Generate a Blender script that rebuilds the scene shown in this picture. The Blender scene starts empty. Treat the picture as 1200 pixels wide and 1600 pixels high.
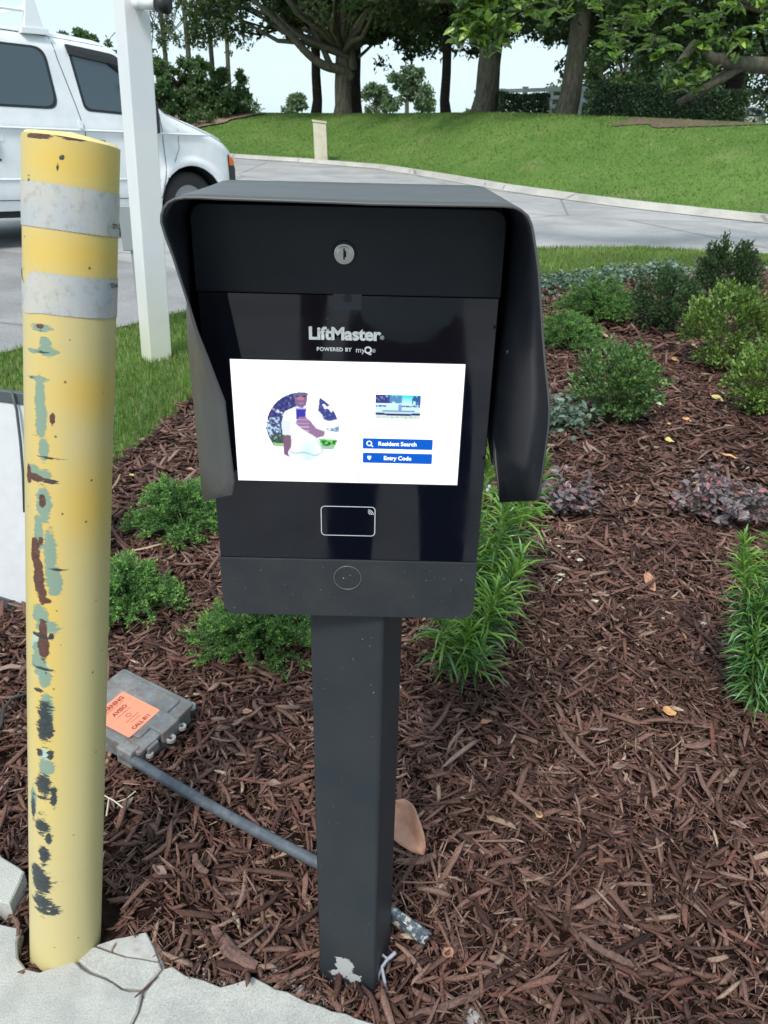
import bpy, bmesh, math, random
import numpy as np
from mathutils import Vector, Matrix
from mathutils.geometry import tessellate_polygon
R_ = math.radians
random.seed(7); rng = np.random.default_rng(7)
S = bpy.context.scene
C = S.collection

# ------------------------------------------------------------------ camera, world, sun, exposure
EYE = Vector((0, 0, 1.35)); FPX = 1201.0
ROT = Matrix.Rotation(R_(90 - 26.6), 4, 'X') @ Matrix.Rotation(R_(1.3), 4, 'Z')
cd = bpy.data.cameras.new('camera'); cam = bpy.data.objects.new('camera', cd); C.objects.link(cam)
cam.matrix_world = Matrix.Translation(EYE) @ ROT
cd.sensor_fit = 'VERTICAL'; cd.sensor_height = 36; cd.sensor_width = 27
cd.lens = 36 * FPX / 1600; cd.clip_start = .02; cd.clip_end = 3000
cd.dof.use_dof = True; cd.dof.focus_distance = 1.0; cd.dof.aperture_fstop = 20.0
S.camera = cam

SUN_EL, SUN_AZ = 52, 200     # azimuth: degrees clockwise from +Y
w = bpy.data.worlds.new('World'); S.world = w; w.use_nodes = True
nt = w.node_tree; nt.nodes.clear()
sky = nt.nodes.new('ShaderNodeTexSky'); sky.sky_type = 'NISHITA'; sky.sun_disc = False
sky.sun_elevation = R_(SUN_EL); sky.sun_rotation = R_(SUN_AZ)
sky.air_density = 1.0; sky.dust_density = 1.6; sky.ozone_density = 1.5
tc = nt.nodes.new('ShaderNodeTexCoord')
mp = nt.nodes.new('ShaderNodeMapping'); mp.inputs['Scale'].default_value = (1, 1, 2.6)
nz = nt.nodes.new('ShaderNodeTexNoise'); nz.inputs['Scale'].default_value = 1.7; nz.inputs['Detail'].default_value = 6; nz.inputs['Roughness'].default_value = .55
rp = nt.nodes.new('ShaderNodeValToRGB'); rp.color_ramp.elements[0].position = .32; rp.color_ramp.elements[1].position = .62
rp.color_ramp.elements[0].color = (.45, .45, .45, 1); rp.color_ramp.elements[1].color = (.92, .92, .92, 1)
mx = nt.nodes.new('ShaderNodeMix'); mx.data_type = 'RGBA'
mx.inputs[7].default_value = (4.0, 5.1, 5.6, 1)      # lit cloud veil, same units as the sky
bg = nt.nodes.new('ShaderNodeBackground'); bg.inputs['Strength'].default_value = .105
out = nt.nodes.new('ShaderNodeOutputWorld')
L = nt.links.new
L(tc.outputs['Generated'], mp.inputs[0]); L(mp.outputs[0], nz.inputs['Vector']); L(nz.outputs[0], rp.inputs[0])
L(rp.outputs[0], mx.inputs[0]); L(sky.outputs[0], mx.inputs[6]); L(mx.outputs[2], bg.inputs[0]); L(bg.outputs[0], out.inputs[0])

sd = bpy.data.lights.new('sun', 'SUN'); sd.energy = 1.5; sd.angle = R_(14); sd.color = (1, .94, .86)
so = bpy.data.objects.new('sun', sd); C.objects.link(so)
az, el = R_(SUN_AZ), R_(SUN_EL)
sdir = Vector((math.sin(az) * math.cos(el), math.cos(az) * math.cos(el), math.sin(el)))
so.rotation_euler = sdir.to_track_quat('Z', 'Y').to_euler(); so.location = (0, -5, 12)
S.view_settings.view_transform = 'Standard'; S.view_settings.look = 'None'
S.view_settings.gamma = 1; S.view_settings.use_curve_mapping = False; S.view_settings.exposure = 1.0

# ------------------------------------------------------------------ survey helpers (photo pixel -> place)
def ray(px, py): return (ROT.to_3x3() @ Vector(((px - 600) / FPX, -(py - 800) / FPX, -1)))
def at(px, py, Y):
    d = ray(px, py); return EYE + d * (Y / d.y)
def atz(px, py, z=0.0):
    d = ray(px, py); return EYE + d * ((z - EYE.z) / d.z)
EX = [-60, -30, -12, -4.76, -2.51, -.21, 1.35, 2.53, 3.55, 4.43, 5.26, 6.0, 9, 14, 30, 60]
EY = [44, 38, 31, 26.4, 25.0, 23.06, 20.1, 17.5, 15.9, 14.7, 13.8, 13.07, 10.6, 8, 2, -6]
def yfar(x): return np.interp(x, EX, EY)
NX = [-60, -8, -4.2, -3.6, -3.0, -2.48, -1.97, -1.61, 0, 1.81, 3.15, 4.56, 7, 14, 30, 60]
NY = [-8, -6, -2, 1.5, 3.4, 4.83, 5.55, 6.16, 8.7, 9.85, 10.1, 9.7, 8.6, 4.5, -3, -12]
def ynear(x): return np.interp(x, NX, NY)
def sstep(t): t = np.clip(t, 0, 1); return t * t * (3 - 2 * t)
def base_h(y): return .02 * np.clip(np.asarray(y, float) - 7, 0, 40)
def hh(x, y):
    x = np.asarray(x, float); y = np.asarray(y, float)
    b = base_h(y); s = (y - yfar(x)) * .75
    top = 1.74 + .03 * np.sin(x * .21 + 1) - .034 * np.clip(x - 3, 0, 9) - .00004 * np.clip(s - 20, 0, 200) ** 2
    h = b + (top - b) * sstep(s / 6.0) * (s > 0)
    return h
def ground(px, py):
    z = 0.0
    for i in range(80):
        p = atz(px, py, z) if ray(px, py).z < -.0005 else at(px, py, 30)
        z = z * .5 + .5 * float(hh(p.x, p.y))
    return Vector((p.x, p.y, float(hh(p.x, p.y))))

# ------------------------------------------------------------------ object helpers
def mesh_np(name, V, F):
    V = np.ascontiguousarray(V, np.float32); F = np.ascontiguousarray(F, np.int32)
    me = bpy.data.meshes.new(name)
    me.vertices.add(len(V)); me.vertices.foreach_set('co', V.ravel())
    k = F.shape[1]
    me.loops.add(F.size); me.loops.foreach_set('vertex_index', F.ravel())
    me.polygons.add(len(F)); me.polygons.foreach_set('loop_start', np.arange(0, F.size, k, dtype=np.int32))
    me.update(calc_edges=True); me.validate()
    return me
def mesh_py(name, V, F):
    me = bpy.data.meshes.new(name); me.from_pydata([tuple(v) for v in V], [], F); me.update(); return me
def smooth(me, on=True):
    me.polygons.foreach_set('use_smooth', [on] * len(me.polygons))
def link(name, me, mat=None, parent=None, sm=False):
    o = bpy.data.objects.new(name, me); C.objects.link(o)
    if mat is not None:
        for m in (mat if isinstance(mat, (list, tuple)) else [mat]): me.materials.append(m)
    if sm: smooth(me)
    if parent is not None:
        o.parent = parent
        p = parent; M = Matrix.Identity(4)
        while p is not None: M = (p.matrix_parent_inverse @ p.matrix_basis if p.parent else p.matrix_basis) @ M; p = p.parent
        o.matrix_parent_inverse = M.inverted()
    return o
def tag(o, label=None, cat=None, group=None, kind=None):
    if label: o['label'] = label
    if cat: o['category'] = cat
    if group: o['group'] = group
    if kind: o['kind'] = kind
    return o
def thing(name, label, cat, loc=(0, 0, 0), group=None):
    o = bpy.data.objects.new(name, None); C.objects.link(o); o.location = loc; o.empty_display_size = .1
    return tag(o, label, cat, group)
def copy_tree(o, parent=None):
    c = o.copy(); C.objects.link(c)
    if parent is not None: c.parent = parent
    for ch in list(o.children): copy_tree(ch, c)
    return c
class BM:
    def __init__(s): s.V = []; s.F = []
    def add(s, V, F):
        n = len(s.V); s.V += [Vector(v) for v in V]; s.F += [[i + n for i in f] for f in F]; return s
    def box(s, x0, x1, y0, y1, z0, z1, M=None):
        V = [Vector((x, y, z)) for x in (x0, x1) for y in (y0, y1) for z in (z0, z1)]
        if M: V = [M @ v for v in V]
        return s.add(V, [(0, 1, 3, 2), (4, 6, 7, 5), (0, 4, 5, 1), (2, 3, 7, 6), (0, 2, 6, 4), (1, 5, 7, 3)])
    def tube(s, P, r, n=8, cap=True):
        P = [Vector(p) for p in P]; rs = r if hasattr(r, '__len__') else [r] * len(P)
        V = []; up = Vector((.13, .31, .94)).normalized()
        for i, p in enumerate(P):
            d = (P[min(i + 1, len(P) - 1)] - P[max(i - 1, 0)]).normalized()
            a = d.cross(up)
            if a.length < .05: a = d.cross(Vector((1, 0, 0)))
            a.normalize(); b = d.cross(a)
            for k in range(n):
                t = 2 * math.pi * k / n; V.append(p + (a * math.cos(t) + b * math.sin(t)) * rs[i])
        F = [(i * n + k, i * n + (k + 1) % n, (i + 1) * n + (k + 1) % n, (i + 1) * n + k) for i in range(len(P) - 1) for k in range(n)]
        if cap: F += [tuple(range(n))[::-1], tuple((len(P) - 1) * n + k for k in range(n))]
        return s.add(V, F)
    def build(s, name, mat=None, parent=None, sm=False):
        return link(name, mesh_py(name, s.V, s.F), mat, parent, sm)
def bevel(o, w=.003, seg=2, ang=35):
    m = o.modifiers.new('bevel', 'BEVEL'); m.width = w; m.segments = seg; m.limit_method = 'ANGLE'; m.angle_limit = R_(ang); return o
def rrect(x0, x1, z0, z1, r, n=6):
    P = []
    for cx, cz, a0 in ((x1 - r, z1 - r, 0), (x0 + r, z1 - r, 90), (x0 + r, z0 + r, 180), (x1 - r, z0 + r, 270)):
        for i in range(n + 1):
            a = R_(a0 + 90 * i / n); P.append((cx + r * math.cos(a), cz + r * math.sin(a)))
    return P
def prism(P2, y0, y1, bev=0.0):
    """outline in xz extruded along y; y0 is the front (towards the viewer)"""
    m = BM(); n = len(P2); cx = sum(p[0] for p in P2) / n; cz = sum(p[1] for p in P2) / n
    def ring(y, ins):
        R = []
        for i, (x, z) in enumerate(P2):
            a = Vector(P2[i - 1]); b = Vector(P2[(i + 1) % n]); t = (b - a).normalized(); nn = Vector((t.y, -t.x))
            R.append((x - nn.x * ins, y, z - nn.y * ins))
        return R
    rings = [ring(y0, bev), ring(y0 + bev * .3, bev * .3), ring(y0 + bev, 0), ring(y1, 0)] if bev else [ring(y0, 0), ring(y1, 0)]
    V = sum(rings, []); F = [tuple(range(n)), tuple((len(rings) - 1) * n + i for i in range(n))[::-1]]
    for r in range(len(rings) - 1):
        F += [(r * n + i, (r + 1) * n + i, (r + 1) * n + (i + 1) % n, r * n + (i + 1) % n) for i in range(n)]
    return m.add(V, F)
def flat(P3, name, mat, parent):
    """thin printed shape: polygon from 3D points"""
    tr = tessellate_polygon([[Vector(p) for p in P3]])
    return link(name, mesh_py(name, P3, [tuple(t) for t in tr]), mat, parent)
def text(name, body, size, loc, mat, parent, bold=0.0, rot=None, align='CENTER', sx=1.0, spacing=1.0):
    cu = bpy.data.curves.new('t', 'FONT'); cu.body = body; cu.size = size; cu.align_x = align; cu.align_y = 'CENTER'
    cu.offset = bold; cu.space_character = spacing; cu.resolution_u = 3
    o = bpy.data.objects.new('t', cu); C.objects.link(o)
    bpy.context.view_layer.update()
    me = bpy.data.meshes.new_from_object(o.evaluated_get(bpy.context.evaluated_depsgraph_get()))
    bpy.data.objects.remove(o)
    M = Matrix.Translation(loc) @ (rot if rot is not None else Matrix.Rotation(R_(90), 4, 'X')) @ Matrix.Diagonal((sx, 1, 1, 1))
    me.transform(M); me.name = name
    return link(name, me, mat, parent)

def inst(tv, tf, pos, ax, ay, azv, sc):
    """many copies of a small template as one mesh; ax,ay,az (N,3) frames, sc (N,3)"""
    tv = np.asarray(tv, float); N = len(pos); k = len(tv)
    V = (pos[:, None, :] + tv[None, :, 0:1] * (ax * sc[:, 0:1])[:, None, :] + tv[None, :, 1:2] * (ay * sc[:, 1:2])[:, None, :]
         + tv[None, :, 2:3] * (azv * sc[:, 2:3])[:, None, :])
    F = (np.asarray(tf)[None] + (np.arange(N) * k)[:, None, None]).reshape(-1, len(tf[0]))
    return V.reshape(-1, 3), F
def nrm(a): return a / np.maximum(np.linalg.norm(a, axis=1, keepdims=True), 1e-9)
def frames(d, up=None, roll=None):
    """y axis along d, z axis as close to up as possible, rolled"""
    d = nrm(d); N = len(d)
    if up is None: up = nrm(rng.normal(size=(N, 3)))
    x = nrm(np.cross(d, up)); z = np.cross(x, d)
    if roll is not None:
        c, s = np.cos(roll)[:, None], np.sin(roll)[:, None]; x, z = x * c + z * s, z * c - x * s
    return x, d, z
LEAF_V = [(0, 0, 0), (-.5, .35, .12), (0, .4, 0), (.5, .35, .12), (-.38, .72, .06), (0, .75, -.05), (.38, .72, .06), (0, 1, -.12)]
LEAF_F = [(0, 2, 1, 1), (0, 3, 2, 2), (1, 2, 5, 4), (2, 3, 6, 5), (4, 5, 7, 7), (5, 6, 7, 7)]
LEAF_F3 = [(0, 2, 1), (0, 3, 2), (1, 2, 5), (1, 5, 4), (2, 3, 6), (2, 6, 5), (4, 5, 7), (5, 6, 7)]
DIA_V = [(0, 0, 0), (-.5, .45, .1), (.5, .45, .1), (0, 1, 0)]
DIA_F = [(0, 2, 1), (1, 2, 3)]
BLADE_V = [(-.5, 0, 0), (.5, 0, 0), (-.4, .5, .10), (.4, .5, .10), (0, 1, .42)]
BLADE_F = [(0, 1, 3), (0, 3, 2), (2, 3, 4)]

# ------------------------------------------------------------------ materials
def mat(name, col, rough=.6, metal=0, spec=.5, coat=0, emit=None, es=1, trans=0):
    m = bpy.data.materials.new(name); m.use_nodes = True; b = m.node_tree.nodes['Principled BSDF']
    b.inputs['Base Color'].default_value = (*col, 1); b.inputs['Roughness'].default_value = rough
    b.inputs['Metallic'].default_value = metal; b.inputs['Specular IOR Level'].default_value = spec
    b.inputs['Coat Weight'].default_value = coat
    if emit: b.inputs['Emission Color'].default_value = (*emit, 1); b.inputs['Emission Strength'].default_value = es
    return m
class NT:
    def __init__(s, m): s.m = m; s.t = m.node_tree; s.b = s.t.nodes['Principled BSDF']
    def n(s, typ, **kw):
        x = s.t.nodes.new('ShaderNode' + typ)
        for k, v in kw.items():
            if k in x.inputs: x.inputs[k].default_value = v
            else: setattr(x, k, v)
        return x
    def l(s, a, b): s.t.links.new(a, b)
    def coord(s, which='Object'): return s.n('TexCoord').outputs[which]
    def noise(s, vec, scale, detail=4, rough=.6, dist=0):
        x = s.n('TexNoise', Scale=scale, Detail=detail, Roughness=rough, Distortion=dist); s.l(vec, x.inputs['Vector']); return x.outputs['Fac']
    def ramp(s, fac, stops):
        r = s.n('ValToRGB'); e = r.color_ramp.elements
        while len(e) < len(stops): e.new(.5)
        for i, (p, c) in enumerate(stops):
            e[i].position = p; e[i].color = (*c, 1) if hasattr(c, '__len__') else (c, c, c, 1)
        s.l(fac, r.inputs[0]); return r.outputs[0]
    def mix(s, f, a, b, blend='MIX'):
        x = s.n('Mix', data_type='RGBA', blend_type=blend)
        for i, v in ((0, f), (6, a), (7, b)):
            if isinstance(v, (int, float)): x.inputs[i].default_value = v
            elif hasattr(v, 'links'): s.l(v, x.inputs[i])
            else: x.inputs[i].default_value = (*v, 1)
        return x.outputs[2]
    def math(s, op, a, b=0.0, c=0.0):
        x = s.n('Math', operation=op)
        for i, v in enumerate((a, b, c)):
            if isinstance(v, (int, float)): x.inputs[i].default_value = v
            else: s.l(v, x.inputs[i])
        return x.outputs[0]
    def bump(s, h, st=.3, dist=.01):
        x = s.n('Bump', Strength=st, Distance=dist); s.l(h, x.inputs['Height']); s.l(x.outputs[0], s.b.inputs['Normal'])
    def col(s, c): s.l(c, s.b.inputs['Base Color'])
    def rough(s, c): s.l(c, s.b.inputs['Roughness'])
def pebble(name, base, var=.25, rough=.7, scale=30, bump=.2, bd=.003):
    m = mat(name, base, rough); g = NT(m); v = g.coord()
    n1 = g.noise(v, scale); n2 = g.noise(v, scale / 12, 3)
    lo = tuple(c * (1 - var) for c in base); hi = tuple(min(1, c * (1 + var)) for c in base)
    g.col(g.mix(g.ramp(n2, [(.35, 0.0), (.65, 1.0)]), g.ramp(n1, [(.3, lo), (.7, hi)]), g.ramp(n1, [(.3, base), (.7, hi)])))
    g.bump(n1, bump, bd); return m
def leafmat(name, stops, rough=.45, trans=.35, spec=.4):
    m = mat(name, stops[0], rough, spec=spec); g = NT(m)
    r = g.n('NewGeometry').outputs['Random Per Island']
    n = len(stops); c = g.ramp(r, [(i / max(1, n - 1), s) for i, s in enumerate(stops)])
    v = g.coord(); big = g.ramp(g.noise(v, 1.3, 2), [(.35, .72), (.65, 1.2)])
    c = g.mix(1.0, c, big, 'MULTIPLY')
    g.col(c)
    tr = g.n('BsdfTranslucent'); g.l(g.mix(.5, c, (.25, .4, .04)), tr.inputs[0])
    ms = g.n('MixShader'); ms.inputs[0].default_value = trans
    o = g.t.nodes['Material Output']
    g.l(g.b.outputs[0], ms.inputs[1]); g.l(tr.outputs[0], ms.inputs[2]); g.l(ms.outputs[0], o.inputs['Surface'])
    return m
M = {}
# mulch sheet and chips
m = mat('mulch_soil', (.03, .017, .013), .95, spec=.15); g = NT(m); v = g.coord(); n1 = g.noise(v, 70, 6, .7, 1.2); n2 = g.noise(v, 9, 3)
g.col(g.mix(g.ramp(n2, [(.35, 0.0), (.65, 1.0)]), g.ramp(n1, [(.3, (.008, .004, .003)), (.7, (.07, .036, .028))]), g.ramp(n1, [(.3, (.008, .004, .003)), (.75, (.06, .032, .026))])))
g.bump(n1, .9, .02); M['soil'] = m
m = mat('mulch_chip', (.09, .05, .04), .78, spec=.3); g = NT(m); r = g.n('NewGeometry').outputs['Random Per Island']
v = g.coord(); mpn = g.n('Mapping'); mpn.inputs['Scale'].default_value = (1, 1, 1); g.l(v, mpn.inputs[0])
n1 = g.noise(mpn.outputs[0], 260, 3); n2 = g.noise(v, 5, 3)
c = g.ramp(r, [(0, (.040, .019, .015)), (.22, (.092, .045, .035)), (.46, (.155, .080, .062)), (.7, (.22, .125, .098)), (.82, (.17, .070, .052)), (.92, (.27, .17, .135)), (.985, (.34, .23, .17)), (1, (.55, .42, .29))])
c = g.mix(1.0, c, g.ramp(n1, [(.3, .6), (.7, 1.3)]), 'MULTIPLY'); c = g.mix(1.0, c, g.ramp(n2, [(.35, .78), (.65, 1.15)]), 'MULTIPLY')
g.col(c); g.bump(n1, .8, .003); M['chip'] = m
# lawn
def lawn_mat(name, a, b, c3, sc=.5):
    m = mat(name, a, .9, spec=.15); g = NT(m); v = g.coord()
    n1 = g.noise(v, sc, 5, .65); n2 = g.noise(v, 22, 5, .75); n3 = g.noise(v, 120, 3)
    c = g.mix(g.ramp(n1, [(.42, 0.0), (.62, 1.0)]), a, b)
    c = g.mix(g.ramp(g.noise(v, sc * 2.3, 4), [(.55, 0.0), (.78, .7)]), c, c3)
    c = g.mix(1.0, c, g.ramp(n2, [(.28, .7), (.72, 1.25)]), 'MULTIPLY'); c = g.mix(1.0, c, g.ramp(n3, [(.3, .8), (.7, 1.15)]), 'MULTIPLY')
    g.col(c); g.bump(n2, .8, .05); return m
M['lawn'] = lawn_mat('lawn', (.11, .21, .045), (.15, .255, .06), (.27, .27, .12))
M['blade'] = leafmat('grass_blade', [(.11, .20, .045), (.16, .27, .06), (.12, .22, .05), (.24, .31, .10), (.36, .34, .18)], .6, .3, .25)
M['blade_hill'] = leafmat('hill_grass_blade', [(.135, .235, .06), (.18, .29, .075), (.155, .26, .065), (.28, .35, .14)], .7, .3, .15)
# roads
def conc(name, base, var, sc):
    m = mat(name, base, .85, spec=.3); g = NT(m); v = g.coord()
    n1 = g.noise(v, sc, 5, .7); n2 = g.noise(v, 1.1, 5, .6, .5)
    c = g.ramp(n1, [(.3, tuple(x * (1 - var) for x in base)), (.7, tuple(x * (1 + var) for x in base))])
    c = g.mix(1.0, c, g.ramp(n2, [(.35, .78), (.65, 1.08)]), 'MULTIPLY')
    vc = g.n('TexVoronoi', Scale=.28, feature='DISTANCE_TO_EDGE'); wv = g.n('Mapping'); g.l(v, wv.inputs[0]); g.l(wv.outputs[0], vc.inputs['Vector']); n5 = g.noise(v, .5, 6, .7)
    c = g.mix(g.ramp(n5, [(.56, 0.0), (.72, .4)]), c, tuple(x * .6 for x in base)); c = g.mix(g.ramp(vc.outputs['Distance'], [(.003, .6), (.007, 0.0)]), c, (.12, .115, .11)); g.col(c); g.bump(n1, .4, .004); return m
M['road'] = conc('road_concrete', (.40, .39, .385), .22, 60)
M['drive'] = conc('drive_asphalt', (.30, .295, .295), .45, 130)
M['kerb'] = conc('kerb_concrete', (.5, .48, .44), .2, 60)
m = mat('slab_concrete', (.55, .55, .52), .85, spec=.25); g = NT(m); v = g.coord()
n1 = g.noise(v, 330, 5, .7); n2 = g.noise(v, 14, 5, .6); n3 = g.noise(v, 45, 5, .7); n4 = g.noise(v, 700, 2)
c = g.mix(g.ramp(n2, [(.4, 0.0), (.6, 1.0)]), (.42, .42, .40), (.51, .505, .47))
c = g.mix(1.0, c, g.ramp(n1, [(.3, .72), (.6, 1.12)]), 'MULTIPLY')
c = g.mix(g.ramp(n4, [(.60, 0.0), (.68, .7)]), c, (.2, .19, .18))
c = g.mix(g.ramp(n3, [(.62, 0.0), (.76, .45)]), c, (.30, .26, .2)); g.col(c); g.bump(n1, .5, .003); M['slab'] = m
m = mat('patch_concrete', (.52, .52, .5), .85); g = NT(m); v = g.coord(); n1 = g.noise(v, 60, 5, .7)
g.col(g.ramp(n1, [(.3, (.33, .31, .28)), (.5, (.44, .43, .41)), (.75, (.52, .51, .49))])); g.bump(n1, .35, .002); M['patch'] = m
# kiosk
m = mat('charcoal_powdercoat', (.026, .029, .034), .55, spec=.28); g = NT(m); n1 = g.noise(g.coord(), 900, 2); n2 = g.noise(g.coord(), 7, 4); n3 = g.noise(g.coord(), 300, 1); n4 = g.noise(g.coord(), 18, 6, .7)
g.col(g.mix(g.ramp(n3, [(.76, 0.0), (.79, .5)]), g.ramp(n4, [(.35, (.024, .028, .034)), (.7, (.038, .040, .043))]), (.3, .3, .29)))
g.bump(n1, .12, .0006); g.rough(g.ramp(n2, [(.3, .48), (.7, .64)])); M['charcoal'] = m
m = mat('hood_paint', (.075, .076, .076), .42, spec=.6); g = NT(m); n1 = g.noise(g.coord(), 600, 2); n2 = g.noise(g.coord(), 9, 4)
g.bump(n1, .06, .0005); g.rough(g.ramp(n2, [(.3, .34), (.7, .5)])); M['hood'] = m
m = mat('hood_painted_shade', (.007, .009, .014), .42, spec=.35); g = NT(m); n3 = g.noise(g.coord(), 220, 1); n4 = g.noise(g.coord(), 12, 6, .7); g.col(g.mix(g.ramp(n3, [(.775, 0.0), (.80, .45)]), g.ramp(n4, [(.35, (.006, .008, .013)), (.75, (.015, .017, .022))]), (.22, .22, .22))); M['hood_shade'] = m  # darkened copy of the hood paint, carries the shade under the hood
m = mat('black_glass', (.003, .004, .009), .035, spec=.75); g = NT(m); n2 = g.noise(g.coord(), 25, 5, .6)
g.rough(g.ramp(n2, [(.4, .03), (.75, .10)])); M['glass'] = m
M['rubber'] = mat('black_rubber', (.012, .012, .014), .7)
M['print_grey'] = mat('grey_print', (.42, .44, .46), .4)
M['print_light'] = mat('light_print', (.62, .65, .66), .4)
M['chrome'] = mat('lock_metal', (.62, .6, .55), .28, 1)
m = mat('post_paint', (.03, .035, .04), .5, spec=.3); g = NT(m); v = g.coord()
at_ = g.n('Attribute', attribute_name='peel').outputs['Fac']; sc_ = g.noise(v, 60, 6, .7)
pk = g.ramp(g.math('ADD', at_, g.math('MULTIPLY', g.math('SUBTRACT', sc_, .5), 1.5)), [(.49, 0.0), (.52, 1.0)])
sp = g.ramp(g.noise(v, 260, 1), [(.79, 0.0), (.805, .7)])
nbig = g.noise(v, 6, 4)
c = g.mix(g.ramp(nbig, [(.35, 0.0), (.7, 1.0)]), (.020, .027, .034), (.032, .036, .040))
c = g.mix(sp, c, (.5, .5, .48)); c = g.mix(pk, c, (.42, .43, .43)); g.col(c); g.bump(g.math('MULTIPLY', pk, -1), .5, .002); M['post'] = m
# bollard
m = mat('bollard_yellow', (.75, .6, .2), .42, spec=.45); g = NT(m); v = g.coord()
def att(n): return g.n('Attribute', attribute_name=n).outputs['Fac']
mst = g.n('Mapping'); mst.inputs['Scale'].default_value = (.7, .7, 3.0); g.l(v, mst.inputs[0]); n_f = g.noise(mst.outputs[0], 130, 8, .8); n_m = g.noise(mst.outputs[0], 20, 6, .7, .8); n_b = g.noise(v, 5, 4)
def msk(a, w=1.0, lo=.49, hi=.53):
    nn = g.math('MULTIPLY', g.math('SUBTRACT', g.math('ADD', g.math('MULTIPLY', n_f, .5), g.math('MULTIPLY', n_m, .5)), .5), w)
    return g.ramp(g.math('ADD', att(a), nn), [(lo, 0.0), (hi, 1.0)])
c = g.mix(att('warm'), (.57, .49, .23), (.66, .45, .085))
c = g.mix(g.ramp(n_b, [(.4, 0.0), (.7, .35)]), c, (.56, .46, .27))
c = g.mix(g.ramp(n_m, [(.60, 0.0), (.8, .35)]), c, (.45, .36, .2))
c = g.mix(msk('white', 2.4), c, (.42, .52, .44))
c = g.mix(msk('green', 2.3), c, (.22, .31, .235))
c = g.mix(msk('rust', 2.1), c, g.ramp(n_f, [(.35, (.06, .025, .016)), (.6, (.13, .06, .045)), (.75, (.38, .13, .04))]))
c = g.mix(msk('black', 3.4, .5, .57), c, g.ramp(n_f, [(.4, (.016, .022, .026)), (.7, (.07, .085, .09))]))
mpz = g.n('Mapping'); mpz.inputs['Scale'].default_value = (1, 1, 1); g.l(v, mpz.inputs[0])
vor = g.n('TexVoronoi', Scale=34.0); g.l(v, vor.inputs[0]); 
c = g.mix(g.ramp(vor.outputs['Distance'], [(.05, .8), (.075, 0.0)]), c, (.06, .04, .02))
g.col(c); hgt = g.math('SUBTRACT', g.math('MULTIPLY', n_m, .3), g.math('ADD', g.math('MULTIPLY', msk('green'), .5), msk('rust')))
g.bump(hgt, .5, .002); M['yellow'] = m
m = mat('reflective_tape', (.55, .56, .56), .35, spec=.5); g = NT(m); v = g.coord(); n1 = g.noise(v, 60, 6, .7); n2 = g.noise(v, 14, 4)
c = g.mix(g.ramp(n2, [(.4, 0.0), (.6, 1.0)]), (.42, .44, .46), (.5, .48, .43)); c = g.mix(g.ramp(n1, [(.52, 0.0), (.70, .7)]), c, (.27, .26, .23)); g.col(c); g.bump(n1, .15, .001); M['tape'] = m
M['dark_print'] = mat('dark_print', (.05, .05, .05), .6)
# van etc
m = mat('white_van_paint', (.70, .72, .74), .3, spec=.5, coat=.5); g = NT(m); v = g.coord(); n1 = g.noise(v, 3, 5, .6)
g.col(g.ramp(n1, [(.35, (.70, .72, .735)), (.6, (.8, .815, .83))])); M['van'] = m
m = mat('tinted_glass', (.035, .06, .075), .06, spec=.8, coat=.3); M['vglass'] = m
M['trim'] = mat('black_trim', (.02, .02, .022), .5)
m = mat('tyre_rubber', (.035, .034, .033), .85); M['tyre'] = m
M['steel'] = mat('wheel_steel', (.35, .35, .36), .45, .6)
M['orange'] = mat('orange_lens', (.9, .16, .03), .25)
M['clear'] = mat('headlight_lens', (.08, .09, .1), .15)
m = mat('white_vinyl', (.74, .75, .77), .4); g = NT(m); v = g.coord(); n1 = g.noise(v, 2.5, 4, .6)
sx = g.n('SeparateXYZ'); g.l(v, sx.inputs[0]); dirt = g.ramp(g.math('ADD', sx.outputs[2], g.math('MULTIPLY', n1, .7)), [(.3, .75), (.95, 0.0)])
c = g.mix(g.ramp(n1, [(.35, 0.0), (.7, 1.0)]), (.70, .72, .75), (.78, .78, .78)); g.col(g.mix(dirt, c, (.62, .62, .42))); M['vinyl'] = m
M['fence'] = mat('fence_white', (.8, .82, .84), .5)
M['grey_box'] = mat('grey_metal', (.30, .32, .34), .5, .2)
M['red'] = mat('faded_red', (.42, .10, .09), .5)
M['white'] = mat('plain_white', (.75, .75, .75), .5)
m = mat('box_plastic', (.17, .18, .19), .6, spec=.35); g = NT(m); v = g.coord(); n1 = g.noise(v, 40, 6, .75); n2 = g.noise(v, 9, 4)
c = g.mix(g.ramp(n2, [(.4, 0.0), (.65, 1.0)]), (.14, .155, .165), (.24, .235, .23)); c = g.mix(g.ramp(n1, [(.48, 0.0), (.66, .8)]), c, (.15, .10, .07)); c = g.mix(g.ramp(n1, [(.3, .7), (.42, 0.0)]), c, (.36, .37, .37))
g.col(c); g.bump(n1, .2, .002); M['jbox'] = m
M['sticker'] = mat('orange_sticker', (.86, .29, .17), .5)
M['sticker_ink'] = mat('sticker_ink', (.25, .055, .04), .6)
m = mat('conduit_pvc', (.12, .14, .165), .45, spec=.4); g = NT(m); n1 = g.noise(g.coord(), 30, 5, .7)
g.col(g.ramp(n1, [(.35, (.055, .068, .085)), (.6, (.11, .125, .145)), (.8, (.2, .21, .22))])); M['conduit'] = m
m = mat('painted_stub', (.10, .12, .14), .25, spec=.9); g = NT(m); n1 = g.noise(g.coord(), 55, 5, .7)
g.col(g.ramp(n1, [(.42, (.05, .065, .085)), (.5, (.10, .12, .14)), (.55, (.5, .52, .5)), (.66, (.55, .3, .12))])); M['stub'] = m
M['wire'] = mat('grey_wire', (.33, .35, .42), .5)
M['cable'] = mat('black_cable', (.035, .035, .035), .5)
m = mat('bark', (.13, .11, .085), .9, spec=.2); g = NT(m); v = g.coord(); mpb = g.n('Mapping'); mpb.inputs['Scale'].default_value = (1, 1, .25); g.l(v, mpb.inputs[0])
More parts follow.
